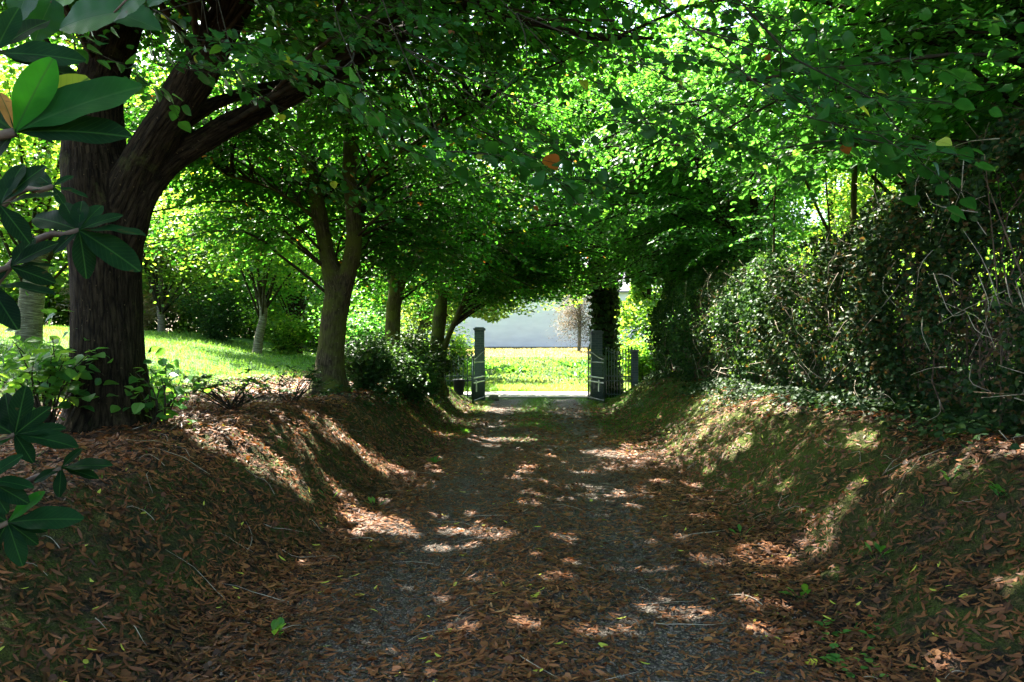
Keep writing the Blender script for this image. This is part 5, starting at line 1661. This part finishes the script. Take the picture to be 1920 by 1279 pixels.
def blades(name, label, n, xr, yr, dfn, seed, size, mat, tint=(0, 1), up=(1.2, 2.5), tpl=LG, kind='stuff', cat='grass', wmul=1.0):
    x, y, r = scatter(n, xr, yr, dfn, seed)
    m = len(x)
    C = np.stack([x, y, height(x, y) - .01], -1)
    a = r.uniform(0, 6.3, m)
    D = norm(np.stack([np.cos(a), np.sin(a), r.uniform(*up, m)], -1))
    N = norm(np.stack([-np.cos(a), -np.sin(a), np.full(m, .6)], -1))
    t = tint[0] + (tint[1] - tint[0]) * np.clip(.6 * r.random(m) + .6 * noise3(C * .7, seed) - .1, 0, 1)
    T = (tpl[0] * [1, wmul, 1], tpl[1])
    V, F, A = place_leaves(T, C, D, N, r.uniform(.5, 1.2, m) * size, t)
    mb = MB(); mb.add(V, F, **A)
    o = obj(name, mb.mesh(name, G[mat], (0, 0, 0), False)); tag(o, label, cat, kind=kind)
    return o


def lawn_d(x, y):
    m = smooth((-x - 4.5 - .9 * (noise3(np.stack([x * .6, y * .6, x * 0], -1), 4) - .5)) / 1.0) * smooth((y - 7.5) / 3)
    return m * np.clip(1.2 - (y - 9) / 40, .4, 1)


blades('lawn_grass', 'sunlit bright green grass of the lawn left of the limes', 90000, (-20, -4.4), (7.5, 27), lawn_d, 31, .13, 'grass', (.25, .8), wmul=1.8)
blades('drive_grass', 'short green grass along the middle and edges of the drive near the gate', 80000, (-2.5, 4.2), (11, 24),
       lambda x, y: green_d(x, y) * np.clip(1.2 - np.abs(x - axis_x(y)) / 3, 0, 1), 32, .07, 'grass', (0, .5), wmul=3)
blades('bank_grass', 'thin mossy grass over the banks', 100000, (-3.4, 4.4), (2.6, 23),
       lambda x, y: np.where((x - axis_x(y) > 1.6) | (x - axis_x(y) < -1.7), 1, 0) * (.16 + 1.1 * smooth((y - 11) / 6) * (x > 0) + .2 * (x > 0)) * (.3 + 1.3 * (fbm(np.stack([x * 1.6, y * 1.6, x * 0], -1), 7) > .5)), 33, .06, 'grass', (0, .5), up=(.3, 1.6), wmul=2.2)
blades('verge_grass', 'sunlit bright grass verge across the road', 26000, (-5, 8), (27.2, 29.6), lambda x, y: np.ones_like(x), 34, .2, 'grass', (.45, .95), wmul=2.5)
blades('field_weeds', 'pale sunlit weeds and docks filling the field beyond the road', 80000, (-9, 14), (29, 52), lambda x, y: np.clip(1.1 - (y - 29) / 30, .3, 1) * (.5 + (noise3(np.stack([x * .9, y * .5, x * 0], -1), 3) > .35)), 35, .22, 'fieldgrass', (.0, 1.0), up=(.5, 2.2), tpl=LN_, cat='weeds', wmul=1.3)
blades('field_grass', 'dry straw-coloured grass at the top of the field', 26000, (-14, 18), (56, 71), lambda x, y: np.ones_like(x), 36, .22, 'strawgrass', (.0, 1.0), up=(.5, 2.2), tpl=LN_, cat='grass', wmul=1.2)
blades('dock_weeds', 'darker broad-leaved weeds in the middle of the field', 5200, (-3, 8), (34, 44), lambda x, y: (noise3(np.stack([x * .6, y * .35, x * 0], -1), 23) > .55) * 1., 37, .42, 'weed', (0, .6), up=(.8, 2.2), tpl=LM, cat='weeds', wmul=.7)
# ivy and moss leaves at the foot of the hedge
def ivy_d(x, y):
    s = x - axis_x(y)
    return np.exp(-((x - 3.75 - .12 * np.sin(y * 2)) / .3) ** 2) * (fbm(np.stack([x * 2, y * 2, x * 0], -1), 71) > .38)
x, y, r = scatter(26000, (3.0, 4.6), (4.5, 20), ivy_d, 38)
m = len(x)
C = np.stack([x, y, height(x, y) + r.uniform(.01, .16, m)], -1)
N = norm(np.stack([r.normal(-.5, .4, m), r.normal(-.2, .4, m), np.ones(m)], -1)); a = r.uniform(0, 6.3, m)
V, F, A = place_leaves(LM, C, np.stack([np.cos(a), np.sin(a), r.normal(-.2, .3, m)], -1), N, r.uniform(.03, .06, m), r.random(m) * .9)
mb = MB(); mb.add(V, F, **A)
o = obj('ground_ivy', mb.mesh('ground_ivy', G['ivy'], (0, 0, 0), False)); tag(o, 'dark ivy creeping along the foot of the right hedge', 'ivy', kind='stuff')
x, y, r = scatter(9000, (-4.2, -2.0), (11.5, 21), lambda x, y: (np.abs(x - axis_x(y) + 2.7) < .7) * (fbm(np.stack([x * 2, y * 1.5, x * 0], -1), 72) > .45) * .9, 39)
m = len(x)
C = np.stack([x, y, height(x, y) + r.uniform(.01, .14, m)], -1)
N = norm(np.stack([r.normal(.4, .4, m), r.normal(-.2, .4, m), np.ones(m)], -1)); a = r.uniform(0, 6.3, m)
V, F, A = place_leaves(LM, C, np.stack([np.cos(a), np.sin(a), r.normal(-.2, .3, m)], -1), N, r.uniform(.035, .065, m), r.random(m) * .9)
mb = MB(); mb.add(V, F, **A)
o = obj('bank_ivy', mb.mesh('bank_ivy', G['ivy'], (0, 0, 0), False)); tag(o, 'dark ivy spilling down the far part of the left bank', 'ivy', kind='stuff')
# twigs on the ground
mb = MB(); r = np.random.default_rng(77)
for k in range(170):
    x0 = r.uniform(-4, 4); y0 = r.uniform(2.6, 11); a = r.uniform(0, 6.3); ln = r.uniform(.08, .5)
    t = np.linspace(0, 1, 6); X = x0 + np.cos(a + .5 * t) * ln * t; Y = y0 + np.sin(a + .5 * t) * ln * t
    mb.tube(np.stack([X, Y, height(X, Y) + .012 + .02 * np.sin(t * 3)], -1), r.uniform(.0015, .004), .001, n=4)
o = obj('fallen_twigs', mb.mesh('fallen_twigs', G['palewood'])); tag(o, 'thin dead twigs scattered in the leaf litter', 'twigs', kind='stuff')

# the brightest yellow leaves on the drive, each its own
for k, (u, v, lab, sz) in enumerate([
    (1003, 1272, 'bright yellow leaf at the very bottom of the drive, nearest the camera', .062), (678, 1120, 'bright yellow leaf on the left wheel track beside the litter bank', .055),
    (868, 1047, 'yellow-green leaf in the left wheel track among gravel', .05), (947, 1101, 'yellow leaf in the middle strip of brown litter', .048),
    (1005, 1125, 'yellow-green leaf just beyond the middle of the near drive', .05), (1412, 1120, 'yellow leaf at the right edge of the drive', .055),
    (1605, 1108, 'small golden leaf at the foot of the right bank', .045), (1128, 1220, 'pale yellow leaf in the right half near the bottom', .045),
    (852, 1187, 'dull yellow leaf on the dark gravel left of centre', .048), (1528, 1252, 'large cream-yellow leaf at the bottom right of the drive', .055)]):
    p = ground_hit(u, v); r = np.random.default_rng(k + 400); a = r.uniform(0, 6.3)
    zc = g(p[0], p[1]) + .012
    me_ = MB()
    V, F, A = place_leaves(LF_LIME, np.zeros((1, 3)), np.array([[math.cos(a), math.sin(a), .1]]), norm(np.array([[r.normal(0, .2), -.25, 1.]])), np.array([sz * 1.25]), np.array([r.random()]))
    me_.add(V, F, **A)
    o = obj('yellow_leaf', me_.mesh('yellow_leaf', G['yleaf']), None, (p[0], p[1], zc)); tag(o, lab, 'leaf', 'yellow leaves on the drive')
